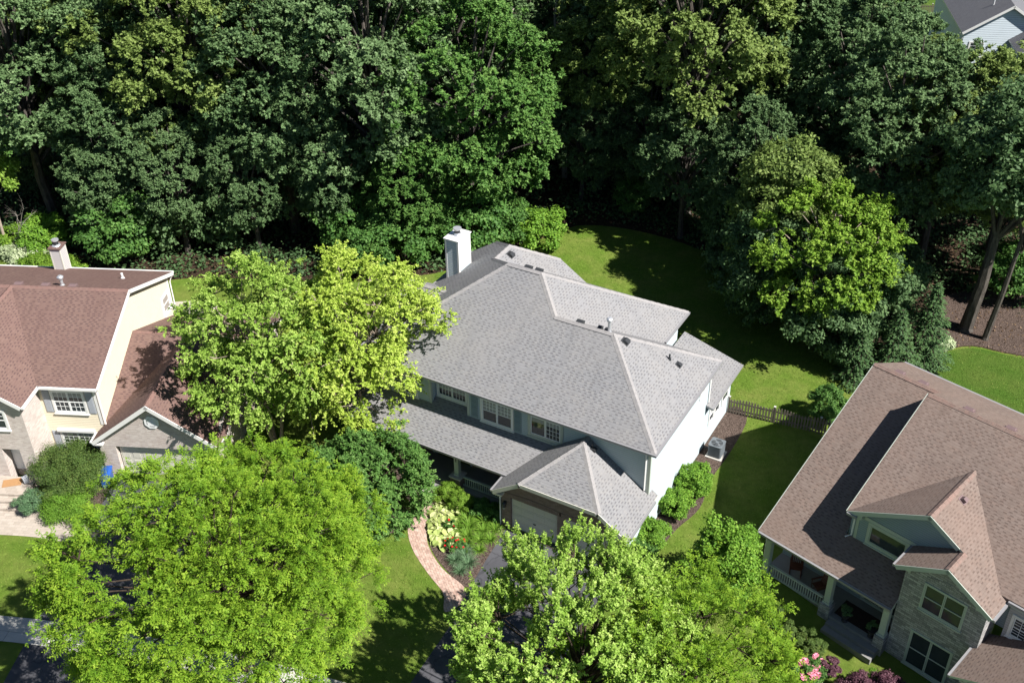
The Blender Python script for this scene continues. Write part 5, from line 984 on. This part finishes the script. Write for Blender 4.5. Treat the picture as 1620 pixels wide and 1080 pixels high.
# ---- small things
def thing(name, x, y, rz, label, cat, group=None, z=None): return empty(name, (x, y, gh(x, y) if z is None else z), rz, label, cat, group)
ac = thing('air_conditioner', .52, 8.1, 0, 'grey outdoor air conditioner unit on a pad beside the white side wall', 'appliance')
m = MB(); m.box(-.48, .48, -.48, .48, -.02, .06); m.build('pad', 'concrete', ac)
def rbox(m, a, r, z0, z1, mi=0, n=4):
    pl = []
    for cx, cy, t0 in ((a-r, a-r, 0), (-a+r, a-r, 90), (-a+r, -a+r, 180), (a-r, -a+r, 270)): pl += [(cx+r*math.cos(math.radians(t0+90*k/n)), cy+r*math.sin(math.radians(t0+90*k/n))) for k in range(n+1)]
    m.prism(pl, z0, z1, mi); return pl
m = MB(); rbox(m, .37, .09, .07, .80)
for k in range(11): rbox(m, .385, .09, .12+k*.058, .145+k*.058, 1)
m.build('casing', ['ac_fin', 'ac_grey'], ac)
m = MB(); pl = rbox(m, .40, .1, .80, .86); N_ = 24
for k in range(N_): a, b = 2*math.pi*k/N_, 2*math.pi*(k+1)/N_; m.face([(.32*math.cos(a), .32*math.sin(a), .862), (.32*math.cos(a), .32*math.sin(a), .862), (.32*math.cos(b), .32*math.sin(b), .862), (0, 0, .862)][1:], 1)
for rr in (.12, .18, .24, .30): m.tube([(rr*math.cos(2*math.pi*k/20), rr*math.sin(2*math.pi*k/20), .885) for k in range(21)], .006, 4, caps=False)
for k in range(8): a = math.pi*k/4; m.tube([(.05*math.cos(a), .05*math.sin(a), .885), (.34*math.cos(a), .34*math.sin(a), .87)], .006, 4)
m.tube([(0, 0, .865), (0, 0, .90)], .085, 14); m.build('fan_grille', ['ac_grey', 'vent_black'], ac)
m = MB(); m.tube([(-.38, 0, .3), (-.7, 0, .3), (-.82, 0, .45)], .03, 6); m.build('pipe', 'vent_black', ac)
# picket fence
def fence(a, b, h, label, name='picket_fence', step=.17):
    a, b = V3((*a, 0)), V3((*b, 0)); u = b-a; Ln = u.length; u.normalize(); n = u.cross(Z); f = thing(name, a.x, a.y, math.atan2(u.y, u.x), label, 'fence', z=0)
    m = MB(); m.box(0, Ln, .01, .05, .25, .33); m.box(0, Ln, .01, .05, h-.3, h-.22); m.build('rail', 'fence_wood', f)
    rg = random.Random(3); k = int(Ln/2.1)
    m = MB(); i = 0; x = .1
    while x < Ln-.1:
        t = rg.uniform(-.012, .012); hh = h-.07*math.cos(2*math.pi*x/2.1)+rg.uniform(-.012, .012)
        m.face([(x, -.012, .05), (x+.095, -.012, .05), (x+.095+t, -.012, hh-.05), (x+.048+t, -.012, hh), (x+t, -.012, hh-.05)]); m.face([(x, .009, .05), (x+t, .009, hh-.05), (x+.048+t, .009, hh), (x+.095+t, .009, hh-.05), (x+.095, .009, .05)])
        for q0, q1 in (((x, .05), (x+t, hh-.05)), ((x+.095+t, hh-.05), (x+.095, .05)), ((x+t, hh-.05), (x+.048+t, hh)), ((x+.048+t, hh), (x+.095+t, hh-.05))): m.face([(q0[0], -.012, q0[1]), (q1[0], -.012, q1[1]), (q1[0], .009, q1[1]), (q0[0], .009, q0[1])][::-1])
        x += step
    m.build('pickets', 'fence_wood', f)
    for i in range(k+1):
        x = Ln*i/max(1, k); m = MB(); m.box(x-.05, x+.05, .0, .1, 0, h+.06); p = m.build('post', 'fence_wood', f)
        m = MB(); m.box(x-.065, x+.065, -.015, .115, h+.061, h+.09); m.build('post_cap', 'post_cap', p)
    return f
fence((-.25, 12.0), (7.6, 12.95), 1.08, 'weathered wooden picket fence closing the yard beside the white side wall')
fence((-14, 86), (0.5, 91.5), 1.3, 'distant dark picket fence along the far lawn at the top right')
# porch furniture on the right house
def P3(x, y): return R2(x, y)
def rocker(x, y, rz, label):
    px, py = P3(x, y); r = thing('rocking_chair', px, py, RR+rz, label, 'chair', 'rocking chairs on the right porch', z=.02)
    m = MB(); m.box(-.26, .26, -.24, .26, .40, .44); m.build('seat', 'rocker_wood', r)
    m = MB()
    for k in range(6): xx = -.22+k*.088; m.face([(xx-.03, .24, .46), (xx+.03, .24, .46), (xx+.03, .42, 1.12), (xx-.03, .42, 1.12)]); m.face([(xx-.03, .26, .46), (xx-.03, .44, 1.12), (xx+.03, .44, 1.12), (xx+.03, .26, .46)])
    m.tube([(-.29, .43, 1.14), (.29, .43, 1.14)], .035, 6); m.tube([(-.27, .25, .3), (-.27, .44, 1.18)], .026, 6); m.tube([(.27, .25, .3), (.27, .44, 1.18)], .026, 6); m.build('backrest', 'rocker_wood', r)
    for s in (-1, 1):
        m = MB(); m.tube([(s*.27, -.5, .14), (s*.27, -.25, .04), (s*.27, .1, .02), (s*.27, .45, .07), (s*.27, .62, .16)], .024, 6); m.build('rocker', 'rocker_wood', r)
        m = MB(); m.tube([(s*.27, -.24, .04), (s*.27, -.26, .66)], .024, 6); m.tube([(s*.27, .24, .04), (s*.27, .26, .5)], .024, 6); m.build('leg', 'rocker_wood', r)
        m = MB(); m.box(s*.28-.045, s*.28+.045, -.3, .3, .66, .69); m.build('armrest', 'rocker_wood', r)
    return r
rocker(1.6, 1.3, .5, 'reddish rocking chair at the left end of the right porch'); rocker(3.1, 1.0, -.5, 'reddish rocking chair next to the middle post of the right porch')
px, py = P3(5.6, .95); m = MB(); m.box(-1.25, 1.25, -.55, .55, 0, .015); o = m.build('doormat', 'mat_dark'); o.location = (px, py, .022); o.rotation_euler = (0, 0, RR); tag(o, 'large dark patterned mat in front of the right house door', 'rug')
for x, y, lb in ((4.95, .32, 'urn planter left of the right porch steps'), (6.3, .34, 'urn planter right of the right porch steps')):
    px, py = P3(x, y); u = thing('urn_planter', px, py, 0, lb, 'planter', 'urn planters at the porch steps', z=.021)
    m = MB(); m.tube([(0, 0, 0), (0, 0, .05), (0, 0, .12), (0, 0, .3), (0, 0, .45), (0, 0, .48)], [.15, .14, .06, .17, .21, .24], 12); m.build('urn', 'pot', u)
    s_ = make_shrub('foliage_ball', int(x*10), .26, .45, 'leaf_dark', nl=8, nc=8, L=.07, K=24)
    for c_ in list(s_.children):
        if c_.name.startswith('foliage'): c_.parent = u; c_.location = (0, 0, .45)
        else: bpy.data.objects.remove(c_)
    bpy.data.objects.remove(s_)
# recycling bin by the left garage
bx = L2(-.0, -1.35); b = thing('recycling_bin', bx[0], bx[1], LR+.2, 'blue wheeled recycling bin beside the left garage door', 'bin')
m = MB(); lo = [(-.24, -.28), (.24, -.28), (.24, .28), (-.24, .28)]; hi = [(-.31, -.36), (.31, -.36), (.31, .36), (-.31, .36)]
for i in range(4): j = (i+1) % 4; m.face([(*lo[i], .06), (*lo[j], .06), (*hi[j], .98), (*hi[i], .98)])
m.face([(*p, .06) for p in lo[::-1]]); m.build('body', 'blue_plastic', b)
m = MB(); 
for z_, g, t in ((.985, .35, 0), (1.03, .33, 1), (1.07, .24, 2)): pass
r0 = [(-.34, -.40, .985), (.34, -.40, .985), (.34, .40, .985), (-.34, .40, .985)]; r1 = [(-.31, -.36, 1.03), (.31, -.36, 1.03), (.31, .34, 1.05), (-.31, .34, 1.05)]; r2_ = [(-.2, -.24, 1.07), (.2, -.24, 1.07), (.2, .2, 1.08), (-.2, .2, 1.08)]
for A_, B_ in ((r0, r1), (r1, r2_)):
    for i in range(4): j = (i+1) % 4; m.face([A_[i], A_[j], B_[j], B_[i]])
m.face(r2_); m.face(r0[::-1]); m.tube([(-.3, .43, .98), (.3, .43, .98)], .022, 6); m.build('lid', 'blue_plastic', b)
for s in (-1, 1): m = MB(); m.tube([(s*.29, .33, .11), (s*.35, .33, .11)], .11, 14); m.build('wheel', 'dark_metal', b)
# doormat and urn at the left entry, pale step at the brick walk, edging stones
q = L2(-5.0, -2.1); m = MB(); m.box(-.5, .5, -.3, .3, 0, .02); o = m.build('doormat', 'orange_brown'); o.location = (*q, .502); o.rotation_euler = (0, 0, LR+.3); tag(o, 'tan doormat on the left house front step', 'rug')
q = L2(-4.25, -2.0); u = thing('planter_box', q[0], q[1], LR, 'small pale planter beside the left entry', 'planter', z=.501); m = MB(); m.tube([(0, 0, 0), (0, 0, .35)], [.16, .22], 4); m.build('tub', 'shutter_grey', u)
m = MB(); m.box(-.5, .5, -.3, .3, 0, .12); o = m.build('stone_step', 'stone_pale'); o.location = (-12.0, -2.25, .018); o.rotation_euler = (0, 0, .2); tag(o, 'pale stone step where the brick walk meets the porch', 'step')
rg = random.Random(8)
for i, (x, y) in enumerate(((10.2, -3.9), (10.85, -3.65), (9.9, -4.5), (10.5, -4.6))):
    m = MB(); n = 7; pl = [(.42*rg.uniform(.7, 1.1)*math.cos(2*math.pi*k/n), .34*rg.uniform(.7, 1.1)*math.sin(2*math.pi*k/n)) for k in range(n)]; m.prism(pl, -.05, .10); m.prism([(a*.85, b*.85) for a, b in pl], .10, .13)
    o = m.build('stepping_stone', 'stone_pale'); o.location = (x, y, gh(x, y)); tag(o, 'pale flat stone '+['nearest the pink flowering bush', 'nearest the purple shrubs', 'lowest and leftmost by the locust', 'lowest and rightmost by the locust'][i], 'stone', 'pale stones below the right porch steps')
# grill on the edge of the back lawn
gx = RDp(1.7, 73.6); g = thing('covered_grill', gx[0], gx[1], .5, 'covered blue grey barbecue grill at the left end of the back lawn', 'grill')
m = MB(); m.tube([(0, 0, .1), (0, 0, .7), (0, 0, 1.1), (0, 0, 1.35)], [.42, .4, .34, .18], 8); m.build('cover', 'tarp', g)
for s in (-1, 1): m = MB(); m.tube([(s*.3, -.2, .1), (s*.36, -.2, .1)], .1, 10); m.build('wheel', 'dark_metal', g)
# play slide far behind
gx = RDp(33.8, 109); g = thing('play_slide', gx[0], gx[1], .3, 'tiny yellow and coral play slide glimpsed in the bare patch at the upper right', 'toy')
m = MB(); m.ext([(-2, 0, .1), (0, 0, 1.4), (0, 0, 1.5), (-2, 0, .2)], (0, .6, 0)); m.build('slide', 'yellow_plastic', g)
m = MB(); m.box(0, 1.2, -.3, .9, 1.3, 1.4); m.face([(-.1, -.3, 2.2), (1.3, -.3, 2.2), (.6, .3, 2.9)]); m.box(0, .1, -.3, -.2, 0, 2.2); m.box(1.1, 1.2, -.3, -.2, 0, 2.2); m.box(0, .1, .8, .9, 0, 2.2); m.box(1.1, 1.2, .8, .9, 0, 2.2); m.slab([(-.1, -.4, 2.2), (1.3, -.4, 2.2), (1.3, 1., 2.2), (-.1, 1., 2.2)], .08, 0, 0); m.build('tower', 'coral', g)
